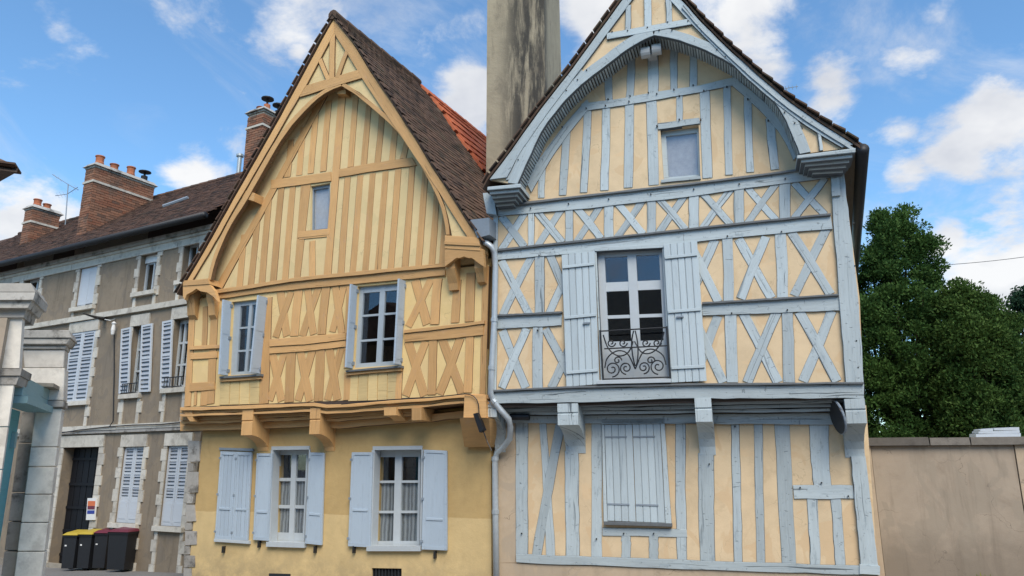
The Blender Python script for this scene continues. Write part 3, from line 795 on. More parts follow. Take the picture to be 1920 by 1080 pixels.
for Q, npl in (([(413, 714), (487, 709), (486, 757), (411, 759)], 4), ([(654, 702), (745, 694), (744, 749), (652, 752)], 5)):
    for i in range(npl):
        q = cell(Q, i/npl+.008, (i+1)/npl-.008, 0, 1)
        poly(yh, Y, 'plank', q, .012+random.uniform(-.003, .003), -.01, M['y_panel'])
for (a, c) in (((411, 709), (489, 704)), ((648, 697), (752, 688))):
    board(yh, Y, 'sill', [(a[0], a[1]-3), (c[0], c[1]-3)], [(a[0], a[1]+1), (c[0], c[1]+1)], .09, -.05, M['lead_shade'], k=3)
    board(yh, Y, 'sill', [(a[0], a[1]+1.5), (c[0], c[1]+1.5)], [(a[0], a[1]+7), (c[0], c[1]+7)], .055, -.05, T, k=3)
Q = quad_uv(Y, wl, -.06)
window(yh, Y, Q, -.06, [(.26, .52), (.60, .88)], [(.07, .36), (.385, .67), (.695, .96)], M['win_paint'])
Q = quad_uv(Y, wr, -.06)
window(yh, Y, Q, -.06, [(.13, .49), (.60, .93)], [(.09, .36), (.385, .665), (.69, .95)], M['win_paint'])
SH = M['y_shutter']
side_shutter(yh, Y, (435, 566), (428, 704), .21, SH, -1); side_shutter(yh, Y, (500, 559), (486, 701), .25, SH, 1)
side_shutter(yh, Y, (671, 537), (662, 691), .19, SH, -1); side_shutter(yh, Y, (758, 528), (750, 685), .21, SH, 1)
# jetty mouldings: each course lower and further back
top = [(338, 764), (420, 762), (520, 758), (590, 755), (620, 760), (700, 753), (795, 747), (872, 738), (917, 741)]
def course(dy0, dy1, n0, mat=T, nm='bressummer', x1=None):
    e = [(x, y) for x, y in top if x1 is None or x <= x1]
    board(yh, Y, nm, [(x, y+dy0) for x, y in e], [(x, y+dy1) for x, y in e], n0, -.5, mat, k=26, a=.007)
course(0, 6, .09); course(6.4, 12, .03, nm='moulding'); course(12.4, 17, .055, nm='moulding'); course(17.4, 25, -.07, nm='moulding', x1=800)
course(25.4, 31, -.12, nm='moulding', x1=800); course(31.4, 44, -.24, M['y_timber'], 'wall_plate')
def corbel(h, f, x0, x1, y0, y1, y2, nf, nb, mat, name='corbel', steps=True):
    """bracket: front block from y0 to y1, then swept back to the wall at y2"""
    (u0, v0), (u1, _) = f.p(x0, y0, nf), f.p(x1, y0, nf)
    v1 = f.p(x0, y1, nf)[1]; v2 = f.p(x0, y2, nb)[1]
    prof = [(nb-.1, v0), (nf, v0)]
    if steps:
        m_ = v0+(v1-v0)*.45; prof += [(nf, m_+.015), (nf-.02, m_), (nf-.005, m_-.02)]
    prof += [(nf-.01, v1)]
    for i in range(1, 7):
        t = i/6; prof.append((nf-.01-(nf-nb-.02)*math.sin(t*math.pi/2)**1.2, v1+(v2-v1)*(1-math.cos(t*math.pi/2))))
    prof.append((nb-.1, v2))
    return MB().side(prof, u0, u1).build(name, mat, h)
corbel(yh, Y, 455, 475, 768, 816, 846, .06, G0, T); corbel(yh, Y, 582, 601, 765, 814, 846, .06, G0, T)
corbel(yh, Y, 720, 743, 764, 779, 790, .10, -.2, T, 'joist_end', False); corbel(yh, Y, 772, 790, 765, 788, 791, .12, -.2, T, 'joist_end', False)
poly(yh, Y, 'corner_block', [(871, 741), (911, 741), (911, 783), (869, 783)], .12, -.45, T)
P = [Y.p(863, 784, .12), Y.p(918, 784, .12), Y.p(921, 838, G0+.1), Y.p(872, 838, G0+.1)]
MB().hexa([(P[3][0], .55, P[3][1]), (P[2][0], .55, P[2][1]), (P[2][0], -G0-.12, P[2][1]), (P[3][0], -G0-.12, P[3][1]),
           (P[0][0], .55, P[0][1]), (P[1][0], .55, P[1][1]), (P[1][0], -.14, P[1][1]), (P[0][0], -.14, P[0][1])]).build('corbel', T, yh)
poly(yh, Y, 'corner_block', [(341, 768), (360, 768), (362, 790), (356, 790)], .05, -.5, T)
# ground floor openings
def panel_shutter(f, Qpx, n, rails, mat=SH, planks=1, stay=None):
    o = shutter(yh, f, Qpx, n, mat, planks, (), .034)
    Q = quad_uv(f, Qpx, n)
    for t in rails:
        q = cell(Q, .16, .84, t-.012, t+.012)
        MB().strip([q[0], q[1]], [q[3], q[2]], n+.013, n+.001, .003).build('ledge', mat, o)
    for s0, s1, t0, t1 in ((0, .09, 0, 1), (.91, 1, 0, 1), (.092, .908, 0, .035), (.092, .908, .965, 1)):
        q = cell(Q, s0, s1, t0, t1); MB().prism(q, n+.007, n+.0015).build('stile', mat, o)
    for t in (.08, .5, .92):
        q = cell(Q, -.06, .06, t-.012, t+.012); MB().prism(q, n+.016, n-.02).build('hinge', M['dark_frame'], o)
    return o
panel_shutter(Y, [(414, 846), (443, 847), (434, 1012), (403, 1010)], G0+.05, (.03, .66), planks=4)
panel_shutter(Y, [(443.6, 847), (472, 848), (464, 1013), (434.6, 1012)], G0+.05, (.03, .66), planks=4)
board(yh, Y, 'lintel', [(411, 839), (474, 841)], [(411, 844), (474, 846)], G0+.04, G0-.1, M['dark_frame'], k=3)
board(yh, Y, 'sill', [(401, 1010), (466, 1014)], [(401, 1016), (466, 1020)], G0+.06, G0-.1, M['white_paint'], k=3)
panel_shutter(Y, [(482, 850), (511, 850), (503, 1014), (475, 1012)], G0+.055, (.02, .68))
panel_shutter(Y, [(581, 848), (608, 849), (603, 1022), (573, 1019)], G0+.055, (.02, .68))
panel_shutter(Y, [(660, 848), (699, 848), (694, 1026), (653, 1024)], G0+.055, (.02, .62))
panel_shutter(Y, [(795, 843), (838, 845), (838, 1032), (791, 1030)], G0+.055, (.02, .70))
for Qp, xs_, ts_ in ((w2, [(.30, .60), (.72, .96)], [(.06, .31), (.345, .60), (.635, .89)]), (w3, [(.20, .54), (.66, .96)], [(.08, .325), (.35, .635), (.66, .94)])):
    Q = quad_uv(Y, Qp, G0)
    fr = MB()
    fr.prism(cell(Q, -.03, 1.0, -.035, .005), G0+.03, G0-.15).prism(cell(Q, -.05, .015, .006, .995), G0+.028, G0-.15).prism(cell(Q, .985, 1.02, .006, .995), G0+.028, G0-.15)
    fr.prism(cell(Q, -.06, 1.02, .985, 1.035), G0+.07, G0-.15)
    fr.build('window_casing', M['white_paint'], yh)
    Qi = quad_uv(Y, [(a+4*(1 if i in (0, 3) else -1), c) for i, (a, c) in enumerate(Qp)], G0-.16)
    window(yh, Y, Qi, G0-.16, [(.02+max(0, a-.24)*1.0 if False else (a-.2)/.8, (c-.2)/.8) for a, c in xs_], ts_, M['white_paint'], pane_backing=[(0, 1, .33, .95, 'lace', .006)])
for (x, y) in ((418, 1031), (485, 1021), (663, 1031), (590, 1031), (815, 1041)):
    q = Y.p(x, y, G0+.05); MB().box((q[0]-.012, -G0-.07, q[1]-.05), (q[0]+.012, -G0, q[1]+.06)).build('shutter_stop', M['iron'], yh)
# cellar vent, cast bracket over a window
qv = quad_uv(Y, [(698, 1066), (752, 1067), (752, 1099), (698, 1099)], G0-.05)
o = MB().prism(qv, G0-.06, G0-.08).build('cellar_grate', M['iron'], yh)
for i in range(9):
    q = cell(qv, i/9+.02, i/9+.07, 0, 1); MB().prism(q, G0-.03, G0-.055).build('bar', M['iron'], o)
qv = quad_uv(Y, [(505, 1075), (545, 1076), (545, 1100), (505, 1100)], G0)
MB().prism(qv, G0+.012, G0-.02).build('cellar_grate', M['iron'], yh)
# corner stones of the ground floor
for (x0, x1, y0, y1) in [(352, 373, 826, 866), (352, 362, 868, 884), (350, 371, 884, 924), (350, 362, 926, 944), (348, 366, 946, 978), (347, 358, 980, 994), (347, 368, 995, 1022), (345, 356, 1024, 1040), (345, 366, 1041, 1064), (344, 358, 1065, 1090)]:
    poly(yh, Y, 'quoin_stone', [(x0, y0), (x1+random.uniform(-2, 2), y0+1), (x1+random.uniform(-2, 2), y1-1), (x0, y1)], G0+.018+random.uniform(-.004, .006), G0-.05, M['greystone'])
# gable boards, in front of the wall
outL = [(626, 36), (602, 78), (562, 152), (522, 226), (472, 314), (422, 402), (374, 488), (347, 532)]
rakL = [(626, 62), (610, 92), (578, 152), (546, 206), (494, 296), (440, 388), (392, 474), (357, 531)]
outR = [(626, 36), (664, 84), (690, 127), (714, 164), (739, 199), (761, 234), (786, 272), (804, 304), (831, 344), (856, 384), (884, 428), (897, 444)]
rakR = [(626, 62), (652, 102), (676, 142), (700, 180), (726, 218), (752, 256), (778, 294), (800, 326), (824, 362), (846, 398), (868, 432), (880, 450)]
arcL = [(640, 161), (612, 170), (588, 190), (565, 214), (540, 242), (516, 280), (488, 330), (458, 384), (430, 424), (412, 466), (398, 502), (395, 524)]
arcLo = [(634, 150), (606, 161), (577, 184), (552, 208), (526, 237), (503, 274), (474, 323), (444, 378), (418, 420), (401, 462), (389, 500), (386, 524)]
arcR = [(640, 161), (666, 176), (690, 197), (715, 217), (740, 241), (764, 270), (781, 297), (801, 332), (816, 362), (827, 387), (833, 410), (836, 440)]
arcRo = [(648, 150), (676, 167), (702, 188), (726, 207), (751, 232), (774, 262), (791, 290), (811, 325), (827, 356), (838, 383), (845, 408), (848, 440)]
thin = lambda o_, i_, k_: [(b_[0]+(a_[0]-b_[0])*k_, b_[1]+(a_[1]-b_[1])*k_) for a_, b_ in zip(o_, i_)]
arcLo, arcRo = thin(arcLo, arcL, .6), thin(arcRo, arcR, .55)
pan = [Y.p(*q, GB) for q in outL+[(388, 526)]+list(reversed(arcLo[1:-1]))+[(641, 155)]+arcRo[1:-1]+[(846, 442)]+list(reversed(outR[1:]))]
wall(yh, 'gable_infill', pan, [], GB-.03, .05, I)
board(yh, Y, 'bargeboard', outL, rakL, GB+.012, GB-.06, T, k=26, a=.004); board(yh, Y, 'bargeboard', outR, rakR, GB+.008, GB-.06, T, k=26, a=.004)
board(yh, Y, 'arch_board', arcLo, arcL, GB+.004, GB-.08, T, k=26, sm=True); board(yh, Y, 'arch_board', arcRo, arcR, GB+.0, GB-.08, T, k=26, sm=True)
for p0, p1, wd in (((563, 173), (682, 137), 16), ((624, 58), (622, 148), 9), ((600, 112), (616, 150), 6.5), ((651, 95), (632, 146), 7)):
    beam(yh, Y, 'collar' if wd == 16 else 'strut', p0, p1, wd, -.002 if wd == 16 else -.008, -.06, mat=T, at=GB)
poly(yh, Y, 'purlin_end', [(456, 356), (478, 362), (476, 377), (454, 371)], GB-.02, -.1, T)
poly(yh, Y, 'purlin_end', [(632, 160), (648, 160), (648, 176), (632, 176)], GB-.1, -.1, T)
# carved brackets under the gable feet
def scallop(x0, x1, yt, yb, k=3):
    pts = [(x0, yt), (x1, yt), (x1+2, yb+8)]
    for i in range(1, 16):
        t = i/16; x = x1+(x0-x1)*t
        arch = (1-abs(2*t-1)**2)*16; pts.append((x, yb+8-arch-(3.2*abs(math.sin(t*math.pi*5)) if .15 < t < .85 else 0)))
    return pts+[(x0, yb+8)]
board(yh, Y, 'console', [(834, 441), (898, 445)], [(834, 466), (900, 470)], GB+.03, -.02, T, k=3)
board(yh, Y, 'moulding', [(833, 452), (899, 455)], [(833, 458), (899, 461)], GB+.05, -.02, T, k=3)
poly(yh, Y, 'carved_apron', scallop(834, 906, 467, 492), GB+.02, GB-.05, T)
P0 = Y.p(905, 478, GB); 
MB().side([(-.02, Y.p(858, 470, GB)[1]), (GB-.06, Y.p(858, 470, GB)[1]), (GB-.06, Y.p(858, 500, GB)[1]), (.15, Y.p(858, 512, GB)[1]), (.09, Y.p(858, 530, .1)[1]), (.06, Y.p(858, 543, .06)[1]), (-.02, Y.p(858, 545, 0)[1])], Y.p(846, 500)[0], Y.p(863, 500)[0]).build('bracket', T, yh)
MB().side([(-.02, Y.p(900, 472, GB)[1]), (GB-.06, Y.p(900, 472, GB)[1]), (GB-.06, Y.p(900, 500, GB)[1]), (.15, Y.p(900, 512, .15)[1]), (.09, Y.p(900, 528, .12)[1]), (-.02, Y.p(900, 536, 0)[1])], Y.p(900, 500)[0], Y.p(914, 500)[0]).build('bracket', T, yh)
board(yh, Y, 'console', [(343, 526), (390, 522)], [(343, 536), (392, 533)], GB+.03, -.02, T, k=3)
poly(yh, Y, 'carved_apron', [(343, 536), (392, 533), (402, 545), (408, 565), (400, 556), (388, 548), (376, 546), (368, 541), (360, 547), (350, 552), (346, 562), (343, 556)], GB+.015, GB-.06, T)
for (xa, xb) in ((347, 361), (386, 398)):
    MB().side([(-.02, Y.p(xa, 540, GB)[1]), (GB-.07, Y.p(xa, 540, GB)[1]), (GB-.09, Y.p(xa, 556, GB)[1]), (.12, Y.p(xa, 570, .12)[1]), (.08, Y.p(xa, 592, .08)[1]), (-.02, Y.p(xa, 604, 0)[1])], Y.p(xa+14, 560)[0], Y.p(xb+14, 560)[0]).build('bracket', T, yh)
# roof
profR = resample([Y.p(*q, GB) for q in [(626, 31)]+[(x+4, y-2) for x, y in outR[1:]]+[(903, 452)]], 24)
profL = resample([Y.p(*q, GB) for q in [(626, 31)]+[(x-3, y-3) for x, y in outL[1:]]+[(334, 548)]], 24)
DYW = ray(1690, HOR); DYW.z = 0; DYW.normalize(); dyl = (Y.inv.to_3x3() @ DYW); dyl.normalize()
slope_slab(yh, 'roof', profR, GB+.03, 9.2, M['tile_dark'], sweep=dyl); slope_slab(yh, 'roof', profL, GB+.03, 9.2, M['tile_dark'], sweep=dyl)
tile_slope(yh, profR, GB+.07, 2.8, .165, .112, M['tile_dark'], sweep=dyl)
tile_slope(yh, profL, GB+.07, .68, .165, .112, M['tile_dark'], n_ind=120)
RP = [(u+dyl.x*2.85, v) for u, v in profR]
tile_slope(yh, RP, GB+.07-2.85*dyl.y, 5.2, .235, .30, M['tile_red'], n_ind=300, lift=.015, sweep=dyl, name='red_tile', thick=.055)
for i in range(8):
    c = Vector((profR[0][0], -GB-.05, profR[0][1]+.015))+dyl*i*.36
    MB().tube([c, c+dyl*.34], .10, 9, .088).build('ridge_tile', M['tile_dark'], yh)
# zinc hopper, rainwater pipe
hp = quad_uv(Y, [(882, 412), (917, 408), (918, 440), (895, 446)], .3)
MB().prism([hp[0], hp[1], hp[2], hp[3]], .30, .0).build('rain_hopper', M['dark_frame'], yh)
def pipe_pts(l): return [Vector((*[0]*3,))+Vector((Y.p(x, y, n)[0], -n, Y.p(x, y, n)[1])) for x, y, n in l]
pp = pipe_pts([(903, 452, .2), (914, 457, .2), (922, 463, .18), (927, 475, .14), (929, 500, .11), (927, 600, .11), (922, 690, .11), (920, 738, .11), (926, 752, .06), (940, 770, .02), (954, 786, -.05), (957, 800, -.12), (956, 822, -.2), (944, 838, -.28), (932, 848, -.32), (928.5, 860, -.33), (929, 960, -.33), (931, 1120, -.33)])
o = MB().tube(pp, .047, 10).build('downpipe', M['zinc'], yh, smooth=True)
for i in (5, 6, 8, 15, 16):
    c = pp[i]; d = (pp[i+1]-pp[i]).normalized(); MB().tube([c-d*.03, c+d*.03], .056, 10).build('pipe_collar', M['zinc'], o)

# ------------------------------------------------------------------ BLUE HOUSE
bh = thing('timber_framed_house', 'apricot half-timbered house with pale blue-grey beams and a coved arched gable', 'house', B.mat)
T, I = M['b_timber'], M['b_infill']; S0, SB = -.45, .46
fwin = [(1117, 470), (1243, 463), (1256, 712), (1128, 714)]; gwn = [(1238, 243), (1310, 234), (1313, 332), (1244, 338)]
gwall = [B.p(*q) for q in [(925, 392), (1582, 315), (1505, 285), (1475, 235), (1430, 180), (1370, 128), (1300, 92), (1225, 70), (1190, 95), (1120, 140), (1060, 215), (1000, 300), (960, 372)]]
wall(bh, 'gable_wall', gwall, [quad_uv(B, gwn, 0)], 0, .14, I)
fwl = [B.p(*q) for q in [(927, 735), (931, 393), (1580, 316), (1612, 560), (1619, 735)]]
wall(bh, 'storey_wall', fwl, [quad_uv(B, fwin, 0)], -.002, .16, I)
gq = [B.p(*q, S0) for q in [(933, 760), (1624, 760)]]
ub0, ub1 = B.p(931, 1100, S0)[0], B.p(1648, 1100, S0)[0]
wall(bh, 'ground_wall', [(ub0, .28), (gq[0][0], gq[0][1]), (gq[1][0], gq[1][1]), (ub1, .28)], [], S0, .25, I)
zp = B.p(1290, 1062, S0)[1]
MB().prism([(ub0-.02, -.6), (ub1+.03, -.6), (ub1+.03, B.p(1640, 1079, S0)[1]), (B.p(968, 1056, S0)[0], B.p(968, 1056, S0)[1]), (ub0-.02, B.p(932, 1055, S0)[1])], S0+.02, S0-.2).build('plinth', M['plinth'], bh)
poly(bh, B, 'plaster_strip', [(934, 785), (966, 785), (967, 1055), (933, 1055)], S0+.012, S0-.02, M['plinth'])
DBW = ray(1576, HOR); DBW.z = 0; DBW.normalize(); dbl = (B.inv.to_3x3() @ DBW); dbl.normalize()
for (xa, n_) in ((928, 0), (1600, 0)):
    u = B.p(xa, 600)[0]; vb, vt = B.p(1290, 735)[1], B.p(1290, 350)[1]
    P = [Vector((u, .17, vb)), Vector((u+(.2 if xa < 1000 else -.2), .17, vb))]
    q = [P[0], P[1], P[1]+dbl*8, P[0]+dbl*8]
    MB().hexa([tuple(v) for v in q]+[(v.x, v.y, vt) for v in q]).build('side_wall', I, bh)
    q = [Vector((v.x, v.y+.5, -.6)) for v in q]
    MB().hexa([tuple(v) for v in q]+[(v.x, v.y, vb) for v in q]).build('side_wall', M['plinth'], bh)
# gable timbers
for nm, p0, p1, wd in [
    ('stud', (1142, 130), (1142, 190), 13), ('stud', (1183, 105), (1181, 184), 14), ('king_post', (1224, 92), (1224, 180), 19), ('stud', (1264, 84), (1264, 174), 13), ('stud', (1300, 96), (1300, 168), 13),
    ('stud', (1019, 295), (1015, 371), 12), ('stud', (1063, 237), (1055, 366), 14), ('stud', (1102, 205), (1094, 361), 14), ('stud', (1137, 198), (1133, 357), 15), ('stud', (1180, 188), (1178, 352), 16),
    ('post', (1221, 180), (1226, 347), 19), ('stud', (1274, 178), (1274, 228), 12), ('post', (1321, 168), (1326, 334), 18), ('stud', (1363, 160), (1367, 328), 14), ('stud', (1402, 180), (1407, 323), 14), ('stud', (1444, 222), (1454, 318), 16)]:
    beam(bh, B, nm, p0, p1, wd, .018, mat=T, a=.005)
board(bh, B, 'rail', [(1090, 194), (1160, 185), (1225, 173), (1310, 160), (1384, 143)], [(1088, 209), (1160, 199), (1225, 188), (1310, 173), (1386, 158)], .026, -.05, T, k=18, a=.004)
board(bh, B, 'raking_timber', [(1100, 186), (1062, 228), (1025, 277), (985, 338)], [(1108, 199), (1074, 240), (1037, 290), (996, 360)], .024, -.05, T, sm=True)
board(bh, B, 'raking_timber', [(1378, 146), (1420, 178), (1455, 212), (1482, 247), (1500, 285)], [(1370, 158), (1410, 192), (1444, 226), (1472, 262), (1488, 300)], .024, -.05, T, sm=True)
beam(bh, B, 'window_head', (1234, 238), (1312, 227), 13, .03, mat=T)
beam(bh, B, 'sill', (1240, 341), (1314, 334), 6, .05, mat=T)
Q = quad_uv(B, gwn, -.09)
window(bh, B, Q, -.09, [(.14, .95)], [(.14, .95)], M['b_shutter'], pane_backing=[(0, 1, 0, 1, 'pane_backing', .004)])  # grey sheet behind the pane carries the painted cloud reflection
# storeys: rails topped by dark strips that paint in the drip shadow
def rail(top_, bot_, nm='rail', n=.028, lead_shade=True, a=.004):
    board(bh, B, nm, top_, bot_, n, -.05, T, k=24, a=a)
    if lead_shade: board(bh, B, 'drip_shade_strip', [(x, y-4.5) for x, y in top_], [(x, y-.6) for x, y in top_], n+.045, -.02, M['lead_shade'], k=24, a=.003)  # dark strip: shadow under the projecting edge put into its colour
rail([(932, 389), (1100, 369), (1300, 346), (1420, 331), (1556, 313)], [(934, 405), (1100, 391), (1290, 369), (1420, 350), (1556, 333)])
rail([(932, 471), (1100, 453), (1300, 431), (1420, 418), (1558, 404)], [(932, 487), (1100, 474), (1300, 454), (1420, 441), (1561, 429)])
rail([(931, 594), (1053, 588)], [(930, 617), (1053, 610)]); rail([(1316, 571), (1450, 563), (1572, 555)], [(1318, 592), (1450, 587), (1577, 582)])
XB = []
for (x0, x1, way) in [(935, 990, 1), (1003, 1060, 1), (1076, 1133, 1), (1152, 1212, 1), (1230, 1291, 1), (1312, 1376, 1), (1397, 1461, 0), (1484, 1553, 0)]:
    yt = lambda x: 405-(x-934)*.1155
    yb = lambda x: 469-(x-932)*.1073
    XB.append(((x0+5, yt(x0)+1), (x1-6, yb(x1)), 13, way)); XB.append(((x1-6, yt(x1)+1), (x0+5, yb(x0)), 13, 1-way))
XB += [((940, 489), (993, 590), 14, 1), ((997, 480), (942, 591), 14, 0), ((1031, 478), (1080, 590), 14, 1), ((1080, 478), (1030, 588), 14, 0),
       ((1291, 452), (1347, 566), 17, 1), ((1340, 450), (1290, 566), 17, 0), ((1385, 448), (1446, 559), 17, 0), ((1436, 444), (1389, 560), 17, 1), ((1484, 436), (1557, 552), 17, 1), ((1549, 430), (1489, 554), 17, 0),
       ((942, 620), (986, 727), 15, 0), ((988, 616), (941, 727), 15, 1), ((1023, 617), (1080, 727), 15, 1), ((1085, 614), (1034, 727), 15, 0),
       ((1300, 592), (1356, 717), 17, 1), ((1346, 593), (1300, 717), 17, 0), ((1394, 588), (1459, 717), 18, 0), ((1456, 586), (1401, 717), 18, 1), ((1499, 585), (1569, 715), 18, 1), ((1559, 583), (1506, 715), 18, 0)]
for p0, p1, wd, up in XB: beam(bh, B, 'brace', p0, p1, wd, .020 if up else .009, mat=T, a=.004)
for p0, p1, wd in [((996, 397), (996, 463), 11), ((1067, 390), (1067, 456), 14), ((1142, 381), (1142, 448), 17), ((1221, 373), (1221, 440), 16), ((1301, 363), (1301, 431), 18), ((1386, 353), (1386, 422), 18), ((1472, 342), (1472, 413), 20),
                   ((1012, 481), (1012, 589), 17), ((1364, 446), (1366, 566), 19), ((1463, 438), (1467, 562), 21), ((1009, 613), (1009, 727), 19), ((1370, 590), (1374, 717), 21), ((1476, 585), (1480, 717), 21)]:
    beam(bh, B, 'stud', p0, p1, wd, .027, mat=T, a=.005)
board(bh, B, 'corner_post', [(1557, 325), (1565, 440), (1574, 560), (1586, 722)], [(1582, 325), (1596, 440), (1610, 565), (1620, 722)], .05, -.10, T, k=18, a=.006)
board(bh, B, 'corner_post', [(1558, 335), (1560, 368)], [(1574, 333), (1576, 366)], .085, .045, T, k=4)
beam(bh, B, 'corner_post', (930, 395), (927, 735), 8, .03, mat=T)
board(bh, B, 'corner_post', [(905, 362), (912, 400)], [(925, 360), (931, 402)], .12, -.1, T, k=4)
rail([(925, 735), (1060, 729), (1300, 723), (1480, 722), (1620, 720)], [(930, 757), (1060, 755), (1300, 747), (1480, 747), (1620, 747)], 'bressummer', .06, True, .008)
# French window, shutters, iron guard
Q = quad_uv(B, fwin, -.07)
o = window(bh, B, Q, -.07, [(.13, .47), (.60, .94)], [(.055, .255), (.325, .51), (.535, .71)], M['white_paint'], pane_backing=[])
MB().prism(cell(Q, .14, .46, .76, .95), -.075, -.085).build('lower_panel', M['white_paint'], o); MB().prism(cell(Q, .61, .93, .76, .95), -.075, -.085).build('lower_panel', M['white_paint'], o)
board(bh, B, 'jamb', [(1115, 470), (1126, 714)], [(1118, 470), (1129.5, 714)], .03, -.12, T, k=6); board(bh, B, 'jamb', [(1241.5, 463), (1254.5, 712)], [(1245, 463), (1258, 712)], .03, -.12, T, k=6); board(bh, B, 'window_head', [(1115, 464), (1246, 457)], [(1115, 471), (1246, 464)], .05, -.12, T, k=4)
SHB = M['b_shutter']
shutter(bh, B, [(1053, 478), (1115, 471), (1124, 720), (1062, 725)], .075, SHB, 5, (.10, .49, .90), ledge_h=.022)
shutter(bh, B, [(1244, 459), (1307, 452), (1325, 714), (1259, 717)], .075, SHB, 5, (.10, .50, .90), ledge_h=.022)
for (x, y) in ((1100, 606), (1275, 594)):
    q = B.p(x, y, .08); MB().box((q[0]-.05, -.105, q[1]-.012), (q[0]+.05, -.076, q[1]+.012)).build('latch', M['dark_frame'], bh)
board(bh, B, 'sill', [(1120, 713), (1258, 710)], [(1120, 720), (1258, 717)], .13, -.05, M['white_paint'], k=3)
gd = MB()
def gp(x, y): q = B.p(x, y, .11); return Vector((q[0], -.11, q[1]))
for l in ([(1125, 621), (1251, 614)], [(1130, 711), (1256, 707)], [(1133, 654), (1253, 648)]): gd.tube([gp(*q) for q in l], .011, 6)
for l in ([(1125, 619), (1131, 714)], [(1250, 612), (1257, 711)]): gd.tube([gp(*q) for q in l], .014, 6)
go = gd.build('window_guard', M['iron'], bh)
def scroll(cx_, cy_, r0, sgn, turns=1.6, a0=0):
    pts = []
    for i in range(26):
        t = i/25; a = a0+sgn*t*turns*2*math.pi; r = r0*(1-t*.82); pts.append(gp(cx_+r*math.cos(a), cy_+r*math.sin(a)))
    MB().tube(pts, .0105, 5).build('scroll', M['iron'], go)
for x_ in (1146, 1168, 1211, 1232): scroll(x_, 643, 8, 1, 1.3)
for x_ in (1158, 1220): scroll(x_, 676, 8, -1, 1.2)
scroll(1148, 692, 15, -1, a0=math.pi*.5); scroll(1174, 690, 12, 1, a0=math.pi*.5); scroll(1207, 689, 12, -1, a0=math.pi*.5); scroll(1234, 687, 15, 1, a0=math.pi*.5)
for l in ([(1131, 628), (1137, 648), (1146, 661), (1160, 669), (1174, 666), (1183, 655), (1187, 640)], [(1245, 622), (1240, 642), (1231, 656), (1218, 664), (1204, 663), (1196, 653), (1190, 640)],
          [(1134, 690), (1137, 672), (1147, 662), (1160, 656), (1176, 660), (1184, 676), (1191, 692)], [(1249, 684), (1245, 667), (1234, 658), (1221, 653), (1206, 657), (1198, 674), (1191, 692)],
          [(1188, 620), (1183, 640), (1186, 668), (1192, 694), (1197, 668), (1196, 640), (1191, 620)]):
    MB().tube([gp(*q) for q in smooth_line(l, 18)], .0105, 5).build('scroll', M['iron'], go)
# jetty underside
MB().box((B.p(930, 745)[0], .0, B.p(1290, 752)[1]-.02), (B.p(1618, 745)[0], 1.2, B.p(1290, 752)[1]+.05)).build('jetty_floor', M['brown_wood'], bh)
def bcourse(x0, x1, ya0, ya1, yb0, yb1, n0, mat=T, nm='moulding'):
    board(bh, B, nm, [(x0, ya0), (x1, yb0)], [(x0, ya1), (x1, yb1)], n0, S0-.05, mat, k=20, a=.006)
bcourse(940, 1584, 759, 765, 749, 755, -.10); bcourse(940, 1584, 766, 772, 757, 763, -.18); bcourse(940, 1584, 773, 778, 765, 771, -.26)
bcourse(940, 1590, 780, 793, 774, 796, S0+.05, nm='wall_plate')
corbel(bh, B, 1045, 1083, 757, 797, 850, .07, S0, T); corbel(bh, B, 1302, 1333, 746, 791, 853, .07, S0, T); corbel(bh, B, 1583, 1621, 748, 794, 858, .07, S0, T); corbel(bh, B, 911, 931, 752, 782, 850, .02, S0, T)
# ground floor timbers
for nm, p0, p1, wd in [('post', (979, 788), (979, 1040), 22), ('stud', (1017, 788), (1033, 1042), (12, 17)), ('brace', (1051, 795), (1006, 1042), 17), ('post', (1072, 845), (1074, 1044), 25), ('post', (1119, 788), (1119, 1048), 19),
                       ('post', (1276, 788), (1279, 1052), 18), ('stud', (1173, 1002), (1173, 1047), 17), ('stud', (1226, 1002), (1226, 1048), 17), ('post', (1324, 850), (1327, 1054), 28), ('stud', (1378, 788), (1384, 1055), 15), ('stud', (1421, 788), (1427, 1056), 16),
                       ('post', (1466, 788), (1479, 1058), 27), ('stud', (1535, 790), (1542, 912), (36, 32)), ('stud', (1523, 932), (1529, 1060), 19), ('stud', (1567, 932), (1576, 1061), 19)]:
    beam(bh, B, nm, p0, p1, wd, .02 if nm != 'brace' else .030, mat=T, at=S0, a=.006, seg=9)
board(bh, B, 'corner_post', [(1596, 855), (1604, 950), (1614, 1066)], [(1623, 855), (1634, 950), (1648, 1074)], S0+.05, S0-.1, T, k=12, a=.006)
beam(bh, B, 'rail', (1488, 922), (1600, 922), 27, .032, mat=T, at=S0, a=.006); beam(bh, B, 'rail', (1130, 997), (1288, 1000), 14, .027, mat=T, at=S0)
board(bh, B, 'sill_beam', [(968, 1039), (1250, 1049), (1400, 1054), (1615, 1061)], [(968, 1055), (1250, 1066), (1400, 1071), (1615, 1078)], S0+.045, S0-.1, T, k=22, a=.006)
poly(bh, B, 'post_foot', [(1612, 1058), (1650, 1062), (1650, 1078), (1612, 1076)], S0+.065, S0-.05, T)
